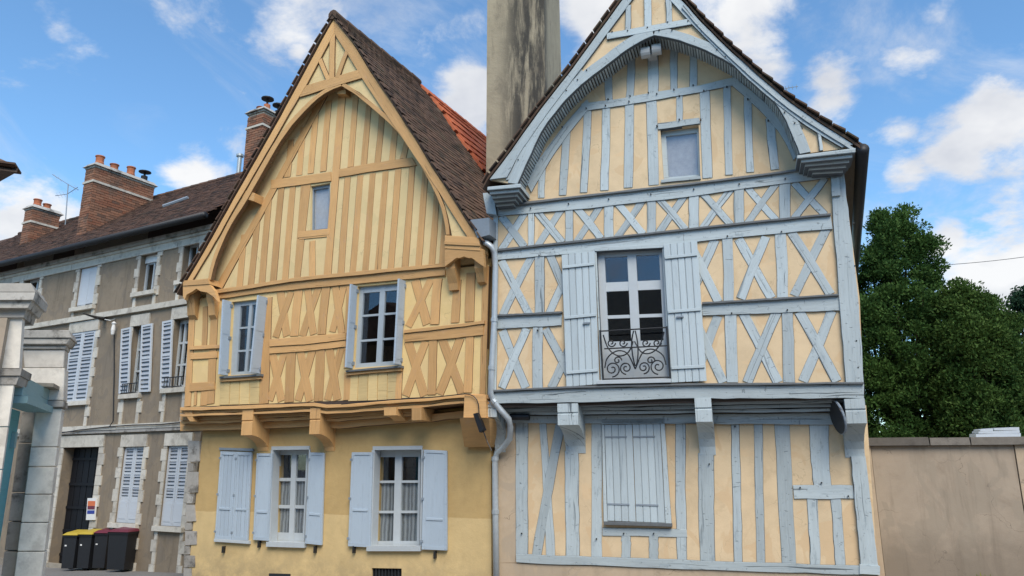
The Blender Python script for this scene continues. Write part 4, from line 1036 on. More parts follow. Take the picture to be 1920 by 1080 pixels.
# closed ground-floor shutters in their frame
Qf = [(1129, 784), (1246, 785), (1258, 984), (1133, 982)]
board(bh, B, 'window_frame', [(1128, 785), (1246, 784)], [(1128, 796), (1246, 794)], S0+.05, S0-.05, T, k=3)
board(bh, B, 'window_frame', [(1128, 796.5), (1132, 984)], [(1133, 796.5), (1139, 984)], S0+.045, S0-.05, T, k=5); board(bh, B, 'window_frame', [(1238, 795), (1248, 984)], [(1246, 795), (1259, 984)], S0+.045, S0-.05, T, k=5)
shutter(bh, B, [(1133.5, 797), (1185, 796), (1192, 978), (1139.5, 976)], S0+.032, SHB, 4, (), hinge=(.13, .83)); shutter(bh, B, [(1186, 796), (1237.5, 795), (1247, 980), (1193, 978)], S0+.033, SHB, 4, (), hinge=(.13, .83))
board(bh, B, 'sill', [(1132, 977.5), (1260, 981.5)], [(1132, 984), (1260, 988)], S0+.085, S0-.05, M['lead_shade'], k=3)
# dark oak pegs at the joints, too small to tell apart
pg = MB()
def peg(x, y, n, at=0):
    u, v = B.p(x, y, at); pg.tube([(u, -at+.005, v), (u, -at-n, v)], .0105, 6)
for x, y in [(1141, 188), (1182, 182), (1216, 176), (1232, 178), (1264, 170), (1300, 162), (1320, 172), (1363, 165), (1100, 205), (1136, 200), (1180, 192), (1274, 182), (1402, 188), (1440, 228), (1232, 238), (1314, 226), (1274, 226), (1055, 240)]+[(x, 405-(x-934)*.1155-6) for x in (996, 1067, 1142, 1221, 1301, 1386, 1472)]+[(1009, 620), (1012, 480), (1372, 588), (1476, 582), (1364, 444), (1465, 436), (1600, 420), (1602, 500), (1605, 640), (1608, 690)]:
    peg(x, y, .055)
for x, y in [(1148, 60), (1177, 58), (1214, 52), (1236, 57), (1260, 57), (1252, 42), (1290, 40), (1344, 93), (1360, 107), (1100, 132), (1083, 150), (1062, 170), (972, 300), (1471, 211), (1490, 231)]: peg(x, y, .02, SB)
for x, y in [(1378, 800), (1540, 905), (1330, 870), (1500, 914), (1590, 930), (979, 1000), (1119, 1010), (1170, 1000), (1226, 1000)]: peg(x, y, .045, S0)
stuff(pg.build('pegs', M['iron'], bh))
# coved gable boards
outL = [(1216, -66), (1167, 0), (1130, 51), (1072, 131), (1012, 207), (952, 292), (918, 336)]
rakL = [(1216, -42), (1185, 0), (1148, 50), (1090, 128), (1032, 204), (976, 284), (950, 332)]
outR = [(1216, -66), (1280, 2), (1310, 37), (1360, 87), (1420, 142), (1480, 192), (1540, 233), (1600, 270)]
rakR = [(1216, -42), (1262, 6), (1294, 42), (1342, 90), (1400, 146), (1458, 196), (1520, 242), (1578, 276)]
arcL = [(1226, 66), (1207, 73), (1175, 92), (1140, 120), (1100, 149), (1062, 184), (1032, 221), (1012, 249), (997, 284), (976, 330), (970, 345)]
arcLo = [(1222, 51), (1200, 58), (1166, 78), (1131, 106), (1089, 136), (1048, 172), (1016, 210), (994, 240), (978, 276), (958, 322), (952, 342)]
arcR = [(1226, 66), (1252, 69), (1280, 77), (1320, 92), (1365, 115), (1405, 142), (1440, 175), (1467, 210), (1487, 255), (1500, 288)]
arcRo = [(1230, 51), (1256, 54), (1286, 62), (1328, 78), (1374, 101), (1416, 130), (1453, 165), (1483, 200), (1506, 246), (1520, 284)]
pan = [B.p(*q, SB) for q in outL+[(960, 344)]+list(reversed(arcLo[1:-1]))+[(1226, 54)]+arcRo[1:-1]+[(1512, 286), (1590, 276)]+list(reversed(outR[1:]))]
wall(bh, 'gable_infill', pan, [], SB-.03, .05, I)
board(bh, B, 'bargeboard', outL, rakL, SB+.016, SB-.05, T, k=30, sm=False); board(bh, B, 'bargeboard', outR, rakR, SB+.012, SB-.05, T, k=30, sm=True)
board(bh, B, 'arch_board', arcLo, arcL, SB+.004, SB-.07, T, k=30, sm=True); board(bh, B, 'arch_board', arcRo, arcR, SB+.0, SB-.07, T, k=30, sm=True)
board(bh, B, 'spandrel_board', [(1085, 122), (1040, 184), (985, 262), (952, 312), (948, 338)], [(1095, 136), (1046, 178), (1008, 226), (976, 276), (962, 334)], SB-.008, SB-.05, T, k=14)
board(bh, B, 'spandrel_board', [(1400, 140), (1452, 190), (1500, 232)], [(1408, 128), (1462, 176), (1506, 240)], SB-.008, SB-.05, T, k=10)
board(bh, B, 'moulding', [(x+1, y+7) for x, y in outR[1:]], [(x-2, y+12) for x, y in outR[1:]], SB+.035, SB, T, k=24, sm=True)
beam(bh, B, 'collar', (1138, 68), (1296, 40), 13, .008, -.05, mat=T, at=SB)
for p0, p1, wd in (((1215, -50), (1215, 50), 13), ((1178, 10), (1177, 56), 9), ((1253, -2), (1255, 48), 10), ((1535, 245), (1540, 282), 6)): beam(bh, B, 'strut', p0, p1, wd, -.004, -.05, mat=T, at=SB)
for arc, k in ((arcL, 64), (arcR, 64)):             # laths of the cove, one by one
    F = resample([B.p(*q, SB-.07) for q in arc], k+1)
    sl = slope = None
    for i in range(k):
        a, c = Vector(lerp2(F[i], F[i+1], .2)), Vector(lerp2(F[i], F[i+1], .8)); d = (c-a).normalized(); e = Vector((-d.y, d.x))
        if e.y < 0: e = -e
        vs = []
        for q, n_, dz in ((a, SB-.07, 0), (c, SB-.07, 0), (c, -.01, 0), (a, -.01, 0)):
            vs.append((q.x, -n_, q.y))
        vs += [(v[0]+e.x*.022, v[1], v[2]+e.y*.022) for v in vs]
        MB().hexa(vs).build('lath', T, bh)
    vs, us, fs = [], [], []
    for i, q in enumerate(F):
        d = (Vector(F[min(i+1, k)])-Vector(F[max(i-1, 0)])).normalized(); e = Vector((-d.y, d.x)); e = e if e.y > 0 else -e
        for n_ in (SB-.06, -.01): vs.append((q[0]+e.x*.024, -n_, q[1]+e.y*.024)); us.append((n_, i*.05))
    for i in range(k): fs.append((2*i, 2*i+1, 2*i+3, 2*i+2))
    MB().add(vs, fs, us).build('soffit', M['brown_wood'], bh)
# moulded consoles at the feet of the gable
def console(x0, x1, yt, yb, inset, steps=5):
    for i in range(steps):
        t = i/steps; t2 = (i+1)/steps; k_ = inset*(i/(steps-1))
        nn = SB+.06-(SB-.02)*(i/(steps-1))**1.3*.75
        a = (x0+k_*.55, yt[0]+(yb-yt[0])*t); c = (x1-k_*.45, yt[1]+(yb-3-yt[1])*t); a2 = (x0+k_*.55, yt[0]+(yb-yt[0])*t2-.7); c2 = (x1-k_*.45, yt[1]+(yb-3-yt[1])*t2-.7)
        P = [B.p(*q, nn) for q in (a, c, c2, a2)]
        MB().strip([P[0], P[1]], [P[3], P[2]], nn, -.03, .01).build('console_moulding', M['b_timber'], bh)
console(914, 976, (350, 344), 388, 30); console(1495, 1604, (291, 277), 327, 52)
# roof
profR = resample([B.p(*q, SB) for q in [(1216, -72)]+[(x+3, y-4) for x, y in outR[1:]]+[(1612, 274)]], 26)
profL = resample([B.p(*q, SB) for q in [(1216, -72)]+[(x-3, y-3) for x, y in outL[1:]]+[(906, 350)]], 26)
for pr, ni in ((profR, 260), (profL, 260)):
    slope_slab(bh, 'roof', pr, SB+.03, 8.5, M['tile_dark'], sweep=dbl); tile_slope(bh, pr, SB+.08, .70, .165, .105, M['tile_dark'], n_ind=ni, sweep=dbl, thick=.02, lift=.03)
gs = B.p(1617, 281, SB); g0 = Vector((gs[0], -SB-.02, gs[1]))
MB().tube([g0, g0+dbl*8], .085, 12).build('gutter', M['iron'], bh, smooth=True)
wu = B.p(1583, 330)[0]; e0 = Vector((gs[0]-.02, -SB+.05, gs[1]+.03)); e1 = Vector((wu-.05, -SB+.05, gs[1]+.12))
MB().hexa([tuple(e0), tuple(e1), tuple(e1+dbl*8), tuple(e0+dbl*8)]+[(v.x, v.y, v.z+.03) for v in (e0, e1, e1+dbl*8, e0+dbl*8)]).build('eaves_soffit', M['brown_wood'], bh)

# things fixed to the two houses
o = thing('floodlight', 'grey twin-headed floodlight under the peak of the blue arch', 'floodlight', B.mat)
q = B.p(1221, 96, .25)
for sx in (-1, 1):
    c = Vector((q[0]+sx*.085, -.25, q[1]+sx*.012)); MB().tube([c+Vector((-.07, 0, 0)), c+Vector((.07, 0, 0))], .088, 14).build('lamp_head', M['lamp_body'], o, smooth=False)
MB().box((q[0]-.07, -.22, q[1]-.03), (q[0]+.07, -.0, q[1]+.05)).build('bracket', M['lamp_body'], o)
o = thing('spotlight', 'black cylindrical spotlight lying under the blue jetty by the zinc pipe', 'spotlight', B.mat)
q = B.p(977, 781, -.22); MB().tube([(q[0]-.17, .22, q[1]), (q[0]+.13, .22, q[1]-.01)], .05, 12).build('lamp_head', M['rubber'], o)
MB().box((q[0]-.03, .22, q[1]), (q[0]+.03, .40, q[1]+.04)).build('bracket', M['rubber'], o)
o = thing('round_sign', 'dark oval disc seen edge-on beside the right corbel of the blue house', 'sign', B.mat)
q = B.p(1571, 782, -.12); c = Vector((q[0], .12, q[1])); ax = Vector((.955, .22, .2)).normalized(); e = ax.cross(Vector((0, 0, 1))).normalized(); e2 = ax.cross(e)
vs = []
for s_ in (-.02, .02):
    for j in range(24): vs.append(c+ax*s_+e*.22*math.cos(j*math.pi/12)+e2*.22*math.sin(j*math.pi/12))
MB().add(vs, [tuple(range(24)), tuple(range(47, 23, -1))]+[(j, 24+j, 24+(j+1) % 24, (j+1) % 24) for j in range(24)], [(v.x, v.z) for v in vs]).build('disc', M['iron'], o)
ring = [c+ax*.0+e*.222*math.cos(j*math.pi/12)+e2*.222*math.sin(j*math.pi/12) for j in range(25)]
MB().tube(ring, .016, 6).build('rim', M['dark_frame'], o); MB().tube([c, c+Vector((.05, .35, .05))], .02, 6).build('bracket', M['iron'], o)
cb = thing('cable', 'black cable with a small splice box hanging from the right end of the ochre jetty', 'cable', Y.mat)
pts = smooth_line([(640, 758), (720, 750), (800, 746), (850, 741), (880, 737), (895, 745), (899, 762), (897, 780), (905, 805), (914, 830), (922, 845)], 40)
MB().tube([Vector((Y.p(x, y, .15)[0], -.15, Y.p(x, y, .15)[1])) for x, y in pts], .008, 5).build('wire', M['rubber'], cb)
P = [(Y.p(x, y, .18)) for x, y in ((888, 776), (896, 774), (908, 806), (900, 811))]; MB().prism(P, .20, .10).build('splice_box', M['rubber'], cb)

# ------------------------------------------------------------------ TALL RENDERED CHIMNEY between the houses
CF = Frame(-3700, (960, 300), 13.4)
ch = thing('chimney_stack', 'tall beige rendered chimney with black soot streaks rising between the two gables', 'chimney', CF.mat)
a0, a1 = CF.p(916, 330), CF.p(1021, 330); b0, b1 = CF.p(914.5, -150), CF.p(1018, -150)
d0, d1 = 1.75, 1.60
P = [(a0[0]-.03, 0, -1), (a1[0]+.05, 0, -1), (a1[0]+.05, d0, -1), (a0[0]-.03, d0, -1), (b0[0], 0, b0[1]), (b1[0], 0, b1[1]), (b1[0]-.05, d1, b1[1]), (b0[0], d1, b0[1])]
st = MB()
uvs = [(0, -1), (1.05, -1), (2.8, -1), (3.8, -1), (0, b0[1]), (1.02, b0[1]), (2.7, b0[1]), (3.7, b0[1])]
st.add(P, [(0, 1, 5, 4), (1, 2, 6, 5), (2, 3, 7, 6), (3, 0, 4, 7), (4, 5, 6, 7)], uvs)
so = st.build('shaft', M['stack'], ch)
MB().box((b0[0]-.08, -.08, b0[1]), (b1[0]+.08, d1+.08, b0[1]+.15)).build('cap', M['greystone'], ch)

# ------------------------------------------------------------------ LEFT TOWNHOUSE
L = Frame(-1600, (345, 900), 15.5)
th = thing('townhouse', 'long grey-brown rendered house with white stone surrounds and brick chimneys', 'house', L.mat)
def lu(x, y=700, n=0): return L.p(x, y, n)[0]
uA, uB = lu(-330), lu(352)+.6
gutY = L.p(200, 449, .35)[1]; vE = gutY-.05
VS1, VS2 = L.p(200, 591)[1], L.p(230, 801)[1]
frz = L.p(260, 482)[1]
# openings (u0, u1, v0, v1) read off the photograph
def op(x0, x1, y0, y1, yc=None): 
    return (L.p(x0, (y0+y1)/2)[0], L.p(x1, (y0+y1)/2)[0], L.p((x0+x1)/2, y1)[1], L.p((x0+x1)/2, y0)[1])
OPS = dict(a0=op(40, 70, 522, 604), a1=op(147, 179, 502, 574), a2=op(262, 293, 477, 546), a3=op(343, 372, 455, 523),
           f1=op(126, 172, 624, 752), f2=op(243, 268, 612, 738), f3=op(321, 352, 598, 727), g0=op(105, 173, 839, 1064), g1=op(224, 263, 838, 981), g2=op(307, 348, 836, 987))
def loop(o): return [(o[0], o[2]), (o[1], o[2]), (o[1], o[3]), (o[0], o[3])]
vB = -1.4
wall(th, 'front_wall', [(uA, vB), (uB, vB), (uB, vE), (uA, vE)], [loop(o) for o in OPS.values()], 0, .35, M['town_render'])
MB().box((uB-.3, .36, vB), (uB, 7, vE)).box((uA, .36, vB), (uA+.3, 7, vE)).build('side_wall', M['town_render'], th)
# string courses, frieze, plinth
def band(v0, v1, n, mat, nm):
    mb = MB()
    for (u0, u1) in [(uA+i*(uB-uA)/14, uA+(i+1)*(uB-uA)/14-.006) for i in range(14)]:
        pr = n+random.uniform(-.004, .004)
        MB().box((u0, -pr, v0), (u1, .02, v1)).build(nm, mat, th)
band(VS1-.055, VS1+.07, .075, M['town_stone'], 'string_stone'); band(VS2-.05, VS2+.06, .075, M['town_stone'], 'string_stone'); MB().box((uA, -.06, VS2-.115), (uB, .01, VS2-.056)).build('moulding', M['greystone'], th)
band(frz+.02, vE-.16, .035, M['town_stone'], 'frieze_stone'); MB().box((uA, -.12, vE-.155), (uB, .02, vE-.05)).build('cornice', M['greystone'], th); MB().box((uA, -.07, vE-.22), (uB, .02, vE-.158)).build('cornice', M['town_stone'], th)
band(vB, -.55+.28, .05, M['rubble'], 'plinth_stone')
# toothed white stone jambs, lintels, sills
def surround(o, low=None, lintel=.2, sill=True, wid=.10):
    u0, u1, v0, v1 = o; lo = low if low is not None else v0-.1
    for s_ in (-1, 1):
        v = lo; k = 0
        while v < v1-.02:
            hgt = min(random.uniform(.20, .26), v1-v); wd = wid+(.07 if k % 2 else 0)+random.uniform(-.01, .01)
            a, c = (u0-wd, u0-.002) if s_ < 0 else (u1+.002, u1+wd)
            if s_ < 0 and o is OPS['g0']: pass
            MB().box((a, -.022-random.uniform(0, .006), v), (c, .12, v+hgt-.006)).build('quoin_stone', M['town_stone'], th); v += hgt; k += 1
    if lintel:
        for i in range(2):
            m_ = (u1-u0+2*wid)/2; MB().box((u0-wid+i*m_, -.034-i*.003, v1+.004), (u0-wid+(i+1)*m_-.005, .12, v1+lintel)).build('lintel_stone', M['town_stone'], th)
    if sill: MB().box((u0-wid-.02, -.09, v0-.10), (u1+wid+.02, .16, v0-.003)).build('sill', M['town_stone'], th)
for k_ in ('a0', 'a1', 'a2', 'a3'): surround(OPS[k_], VS1+.075, frz-OPS[k_][3] if frz > OPS[k_][3]+.05 else 0)
for k_ in ('f1', 'f2', 'f3'): surround(OPS[k_], VS2+.07, .26)
f2o = OPS['f2']
surround(OPS['g0'], -.65, .26, False, .16); surround(OPS['g1'], -.55, .26); surround(OPS['g2'], -.55, .26)
def twin(k_, mat, xs_=[(.08, .46), (.54, .92)], ts_=[(.05, .32), (.35, .64), (.67, .95)], dn=-.14, pane_backing=None):
    o = OPS[k_]; Q = [(o[0]+.005, o[3]-.005), (o[1]-.005, o[3]-.005), (o[1]-.005, o[2]+.005), (o[0]+.005, o[2]+.005)]
    return window(th, L, Q, dn, xs_, ts_, mat, pane_backing=pane_backing)
def louvre(Q, n, rows=((.03, .48), (.52, .97)), mat=M['town_shutter'], solid=None, nm='shutter', wdt=.12):
    """louvred shutter: frame, then slats too fine to pick apart"""
    mb = MB(); st_ = [0]+[v for r_ in rows for v in r_]+[1]
    mb.prism(cell(Q, 0, wdt, 0, 1), n, n-.035).prism(cell(Q, 1-wdt, 1, 0, 1), n, n-.035)
    for i in range(0, len(st_), 2): mb.prism(cell(Q, wdt, 1-wdt, st_[i], st_[i+1]), n-.002, n-.033)
    o = mb.build(nm, mat, th); sl = MB(); Hh = abs(Q[0][1]-Q[3][1])
    for (a, c) in rows:
        k = max(3, int((c-a)*Hh/.085))
        for i in range(k):
            t0 = a+(c-a)*i/k; t1 = t0+(c-a)/k*.6
            p = cell(Q, wdt, 1-wdt, t0, t1)
            sl.hexa([(p[3][0], -n+.004, p[3][1]), (p[2][0], -n+.004, p[2][1]), (p[2][0], -n+.010, p[2][1]), (p[3][0], -n+.010, p[3][1]),
                     (p[0][0], -n+.026, p[0][1]), (p[1][0], -n+.026, p[1][1]), (p[1][0], -n+.032, p[1][1]), (p[0][0], -n+.032, p[0][1])])
    stuff(sl.build('louvre_slats', M['slat_paint'], o))
    MB().prism(cell(Q, wdt*.8, 1-wdt*.8, .01, .99), n-.034, n-.040).build('backing', M['dark_frame'], o)
    return o
def rect(u0, u1, v0, v1): return [(u0, v1), (u1, v1), (u1, v0), (u0, v0)]
twin('a0', M['white_paint'], ts_=[(.06, .94)]); twin('a2', M['white_paint'], ts_=[(.22, .94)]); twin('a3', M['white_paint'], ts_=[(.06, .5), (.54, .94)])
o = OPS['a2']; MB().prism(rect(o[0]+.01, o[1]-.01, o[3]-.17, o[3]), -.10, -.13).build('roller_blind', M['white'], th)
o = OPS['a1']
for s0, s1 in ((0, .495), (.505, 1)):
    MB().prism(cell(rect(*o), s0, s1, 0, 1), -.03, -.07).build('shutter', M['town_shutter'], th)
MB().box((o[0], .03, o[2]-.0), (o[1], .1, o[2]+.07)).build('window_guard', M['iron'], th)
o = OPS['f1']; Q = rect(*o); louvre(cell(Q, 0, .497, 0, 1), .02, ((.03, .35), (.38, .7), (.73, .97))); louvre(cell(Q, .503, 1, 0, 1), .02, ((.03, .35), (.38, .7), (.73, .97)))
twin('f2', M['white_paint'], pane_backing=[(0, 1, 0, 1, 'lace', .006)]); twin('f3', M['white_paint'], xs_=[(.06, .28), (.38, .94)])
for (x0, x1, y0, y1, y0b) in ((227, 245, 617, 738, 0), (265, 285, 610, 735, 0), (304, 323, 603, 731, 0)):
    Q = [L.p(x0, y0, .06), L.p(x1, y0-4, .06), L.p(x1-5, y1-1, .06), L.p(x0-5, y1, .06)]; louvre(Q, .06, ((.03, .48), (.52, .97)), M['town_shutter'])
for k_ in ('g1', 'g2'):
    o = OPS[k_]; Q = rect(*o)
    MB().prism(cell(Q, -.06, 1.06, -.03, 0), -.02, -.14).build('door_frame', M['white_paint'], th)
    for s0, s1 in ((.0, .495), (.505, 1)):
        so = louvre(cell(Q, s0, s1, 0, 1), -.03, ((.03, .17), (.20, .34), (.37, .51), (.54, .66)), M['town_shutter'], None, 'shutter', .16)
        MB().prism(cell(cell(Q, s0, s1, 0, 1), .16, .84, .72, .95), -.024, -.032).build('panel', M['town_shutter'], so)
    MB().prism(cell(Q, -.04, 1.04, 1, 1.04), .05, -.14).build('sill', M['rubble'], th)
for k_ in ('f2', 'f3'):
    o = OPS[k_]; mb = MB()
    for t in (0.02, .22): mb.tube([(o[0]-.03, -.09, o[2]+t), (o[1]+.03, -.09, o[2]+t)], .012, 6)
    for i in range(7): u = o[0]+(o[1]-o[0])*i/6; mb.tube([(u, -.09, o[2]+.02), (u, -.09, o[2]+.22)], .008, 5)
    mb.build('window_guard', M['iron'], th)
# carriage door
o = OPS['g0']; Q = rect(*o); do = MB().prism(cell(Q, 0, 1, 0, 1), -.26, -.31).build('carriage_door', M['dark_door'], th)
for i in range(6):
    MB().prism(cell(Q, i/6+.008, (i+1)/6-.008, .01, .99), -.235+random.uniform(-.004, .004), -.258).build('plank', M['dark_door'], do)
for t in (.1, .32, .52, .72, .92): MB().prism(cell(Q, .02, .98, t-.012, t+.012), -.205, -.233).build('ledge', M['dark_door'], do)
MB().box((o[0]-.2, -.02, -.62-.3), (o[0]+1.3, .3, -.56)).build('doorstep', M['greystone'], th)
# roof: slope solved so that its ridge falls where the photograph shows it
ev = Vector((0, 0, 0)); eN = .38; vEave = L.p(288, 424, eN)[1]
D = 3.4
for _ in range(60):
    rv = L.p(288, 372, -D)[1]; D += ((rv-vEave)/.86-eN-D)*.25
RID = L.p(288, 372, -D)[1]
ru0, ru1 = uA, uB
pts3 = lambda u, n, v: (u, -n, v)
MB().add([pts3(ru0, eN, vEave-.03), pts3(ru1, eN, vEave-.03), pts3(ru1, -D, RID-.03), pts3(ru0, -D, RID-.03), pts3(ru1, -2*D-eN, vEave), pts3(ru0, -2*D-eN, vEave)], [(0, 1, 2, 3), (3, 2, 4, 5)], [(0, 0)]*6).build('roof', M['tile_town'], th)
mb = MB(); sl = math.hypot(D+eN, RID-vEave); dr = Vector((0, (D+eN)/sl, (RID-vEave)/sl)); nr = Vector((0, -dr.z, dr.y))
uS = lu(-170)
rows = int(sl/.115); cols = int((ru1-uS)/.17)
for r in range(rows):
    for c in range(cols):
        ctr = Vector((uS+(c+.5+(.5 if r % 2 else 0))*.17, -eN, vEave))+dr*(r+.4)*.115+nr*(.012+random.uniform(-.003, .004))
        ax = Vector((1, 0, 0))*.081; by = (dr*math.cos(R(5))-nr*math.sin(R(5))).normalized()*.1; cz = nr*.008; by = by+ax*random.uniform(-.03, .03)
        mb.hexa([ctr-ax-by-cz, ctr+ax-by-cz, ctr+ax+by-cz, ctr-ax+by-cz, ctr-ax-by+cz, ctr+ax-by+cz, ctr+ax+by+cz, ctr-ax+by+cz])
stuff(mb.build('roof_tiles', M['tile_town'], th, recalc=False))
for i in range(int((ru1-uS)/.36)):
    c = Vector((uS+i*.36, D, RID+.0)); MB().tube([c, c+Vector((.34, 0, 0))], .085, 8, .075).build('ridge_tile', M['tile_town'], th)
gm = MB(); gm.tube([(ru0, -eN-.05, gutY-.02), (ru1, -eN-.05, gutY-.02)], .075, 10); gm.build('gutter', M['iron'], th, smooth=True)
fl = [Vector((L.p(x, y, -1.6)[0], 0, 0)).x for x, y in ((352, 380), (383, 362))]
c0 = Vector((fl[0], -eN, vEave))+dr*1.75+nr*.05; c1 = Vector((fl[1], -eN, vEave))+dr*2.05+nr*.05
MB().tube([c0, c1], .045, 6).build('roof_flashing', M['dark_frame'], th)
# brick chimneys
def chimney(xl, yl, n_front, wid, length, top_px, base_v, pots, name='chimney'):
    """xl: photo column of the near left corner; runs back from n_front by length"""
    u0 = L.p(xl, yl, n_front)[0]; vt = L.p(xl, top_px, n_front)[1]; u1 = u0+wid
    hgt = vt-base_v
    co = MB().box((u0+.012, -n_front+.012, base_v-.6), (u1-.012, -n_front+length-.012, vt)).build(name, M['mortar'], th)
    bricks(co, Vector((u0, -n_front, base_v)), Vector((1, 0, 0)), None, wid, hgt, Vector((0, -1, 0)))
    def above(c):
        n_ = -c.y; return c.z > vEave+(RID-vEave)*(eN-n_)/(eN+D)-.12 if n_ > -D else True
    bricks(co, Vector((u1, -n_front, base_v)), Vector((0, 1, 0)), None, length, hgt, Vector((1, 0, 0)), keep=above)
    MB().box((u0-.03, -n_front-.03, vt-.42), (u1+.03, -n_front+length+.03, vt-.36)).build('stone_band', M['town_stone'], co)
    MB().box((u0-.02, -n_front-.02, vt), (u1+.02, -n_front+length+.02, vt+.05)).build('coping', M['greystone'], co)
    MB().hexa([(u0-.07, -n_front-.07, vt+.052), (u1+.07, -n_front-.07, vt+.052), (u1+.07, -n_front+length+.07, vt+.052), (u0-.07, -n_front+length+.07, vt+.052),
               (u0+.02, -n_front+.02, vt+.16), (u1-.02, -n_front+.02, vt+.16), (u1-.02, -n_front+length-.02, vt+.16), (u0+.02, -n_front+length-.02, vt+.16)]).build('coping', M['greystone'], co)
    for (t, hh, kind) in pots:
        c = Vector(((u0+u1)/2, -n_front+length*t, vt+.13))
        if kind == 'pot': MB().lathe(c, [(.10, 0), (.115, hh*.3), (.10, hh*.5), (.105, hh*.9), (.125, hh*.92), (.12, hh), (.08, hh)], 12).build('chimney_pot', M['terracotta'], co, smooth=False)
        else:
            MB().lathe(c, [(.09, 0), (.09, hh*.55)], 10).build('chimney_pot', M['terracotta'] if kind == 'cowl' else M['cowl'], co)
            MB().lathe(c+Vector((0, 0, hh*.56)), [(.03, 0), (.03, hh*.3), (.17, hh*.32), (.17, hh*.38), (.05, hh*.48)], 12).build('cowl', M['cowl'], co)
    return co
chimney(145, 430, -.35, .42, 1.75, 324, vEave+.25, [(.12, .30, 'pot'), (.36, .22, 'pot'), (.64, .32, 'pot'), (.88, .36, 'dark')])
chimney(40, 440, -.9, .42, .80, 398, vEave+.6, [(.25, .26, 'pot'), (.6, .2, 'pot')])
chimney(463, 240, -2.2, .60, 1.0, 218, vEave+1.3, [(.15, .10, 'pot'), (.35, .50, 'cowl'), (.75, .48, 'dark')])
q = L.p(447, 325, -2.6); MB().lathe(Vector((q[0], 2.6, q[1]-.5)), [(.06, 0), (.06, .98), (.10, .99), (.10, 1.05), (.02, 1.09)], 12).build('flue_pipe', M['zinc'], th)
# aerial on the roof
an = thing('aerial', 'thin branching television aerial beside the left brick chimney', 'aerial', L.mat)
def ap(x, y, n=-1.9): q = L.p(x, y, n); return Vector((q[0], -n, q[1]))
MB().tube([ap(122, 425), ap(128, 345)], .016, 6).build('mast', M['dark_frame'], an)
for l in ([(98, 327), (130, 347), (147, 356)], [(104, 367), (126, 364), (146, 351)]): MB().tube([ap(*q) for q in l], .011, 5).build('boom', M['dark_frame'], an)
for (x, y) in [(108, 366), (114, 365), (120, 364), (134, 358), (140, 355), (143, 352), (104, 331), (112, 336)]: MB().tube([ap(x-3, y-5), ap(x+3, y+5)], .006, 4).build('rod', M['dark_frame'], an)
# lamp on its bracket
lm = thing('street_lamp', 'small pale lamp under a black iron spike fixed to the townhouse wall', 'street lamp', L.mat)
def lp(x, y, n): q = L.p(x, y, n); return Vector((q[0], -n, q[1]))
MB().tube([lp(196, 598, .02), lp(180, 595, .45), lp(156, 588, 1.1)], .055, 6, .012).build('arm', M['iron'], lm)
MB().tube([lp(216, 598, .02), lp(207, 601, .20), lp(196, 599, .30)], .012, 6).build('brace', M['zinc'], lm)
MB().lathe(lp(211, 627, .12), [(.02, -.02), (.035, 0), (.05, .10), (.035, .22), (.055, .26), (.015, .30)], 10).build('lamp_glass', M['white'], lm)
cb = thing('cable', 'black cable stapled along the lower string course of the townhouse', 'cable', L.mat)
MB().tube([lp(112, 812, .1), lp(150, 806, .1), lp(205, 800, .1), lp(212, 790, .05), lp(214, 700, .03), lp(214, 625, .03)], .012, 5).build('wire', M['rubber'], cb)
MB().tube([lp(205, 800, .1), lp(250, 797, .1), lp(300, 796, .1), lp(350, 791, .1)], .012, 5).build('wire', M['rubber'], cb)
no = thing('notice_board', 'small white, orange and blue notice on the wall beside the dark carriage door', 'notice', L.mat)
Qn = quad_uv(L, [(164, 934), (180, 934), (177, 975), (161, 975)], .06); MB().prism(Qn, .06, .03).build('board', M['white'], no)
for t0, t1, mt in ((.13, .36, 'orange'), (.36, .52, 'lid_maroon'), (.56, .72, 'blue')):
    MB().prism(cell(Qn, .1, .95, t0, t1), .064, .0605).build('print', M[mt], no)
# wheelie bins and the tub on the pavement
def gnd(x, y):
    r = ray(x, y); t = 1.0
    for _ in range(60):
        p = CAM+r*t; t += ((gz(p.x, p.y)-p.z)/r.z)*.8
    return CAM+r*t
def make_bin(px, w_, dp, hgt, lid, label, rot):
    g = gnd(*px); d = Vector((g.x, g.y, 0)).normalized()
    g = g+d*dp*.5
    o = thing('wheelie_bin', label, 'bin', Matrix.Translation((g.x, g.y, gz(g.x, g.y)))@Matrix.Rotation(rot, 4, 'Z'), 'wheelie bins by the carriage door')
    a, e, k = w_/2, dp/2, .9
    MB().hexa([(-a*k, -e*k, .06), (a*k, -e*k, .06), (a*k, e*k, .03), (-a*k, e*k, .03), (-a, -e, hgt-.06), (a, -e, hgt-.06), (a, e, hgt-.06), (-a, e, hgt-.06)]).build('body', M['bin'], o)
    MB().hexa([(-a-.015, -e-.015, hgt-.10), (a+.015, -e-.015, hgt-.10), (a+.015, e+.015, hgt-.10), (-a-.015, e+.015, hgt-.10), (-a-.02, -e-.02, hgt-.055), (a+.02, -e-.02, hgt-.055), (a+.02, e+.02, hgt-.055), (-a-.02, e+.02, hgt-.055)]).build('rim', M['bin'], o)
    MB().hexa([(-a-.025, -e-.04, hgt-.053), (a+.025, -e-.04, hgt-.053), (a+.025, e+.02, hgt-.053), (-a-.025, e+.02, hgt-.053), (-a*.85, -e*.8, hgt-.005), (a*.85, -e*.8, hgt-.005), (a*.85, e*.9, hgt+.03), (-a*.85, e*.9, hgt+.03)]).build('lid', M[lid], o)
    for s_ in (-1, 1):
        MB().tube([(s_*a*.95, e*.95, .1), (s_*(a*.95+.05), e*.95, .1)], .1, 14).build('wheel', M['rubber'], o)
    MB().tube([(-a*.8, e+.07, hgt-.07), (a*.8, e+.07, hgt-.07)], .015, 6).build('handle', M['bin'], o)
    MB().box((-a*.75, -e*.95-.004, hgt*.64), (-a*.45, -e*.9, hgt*.82)).build('sticker', M['white'], o)
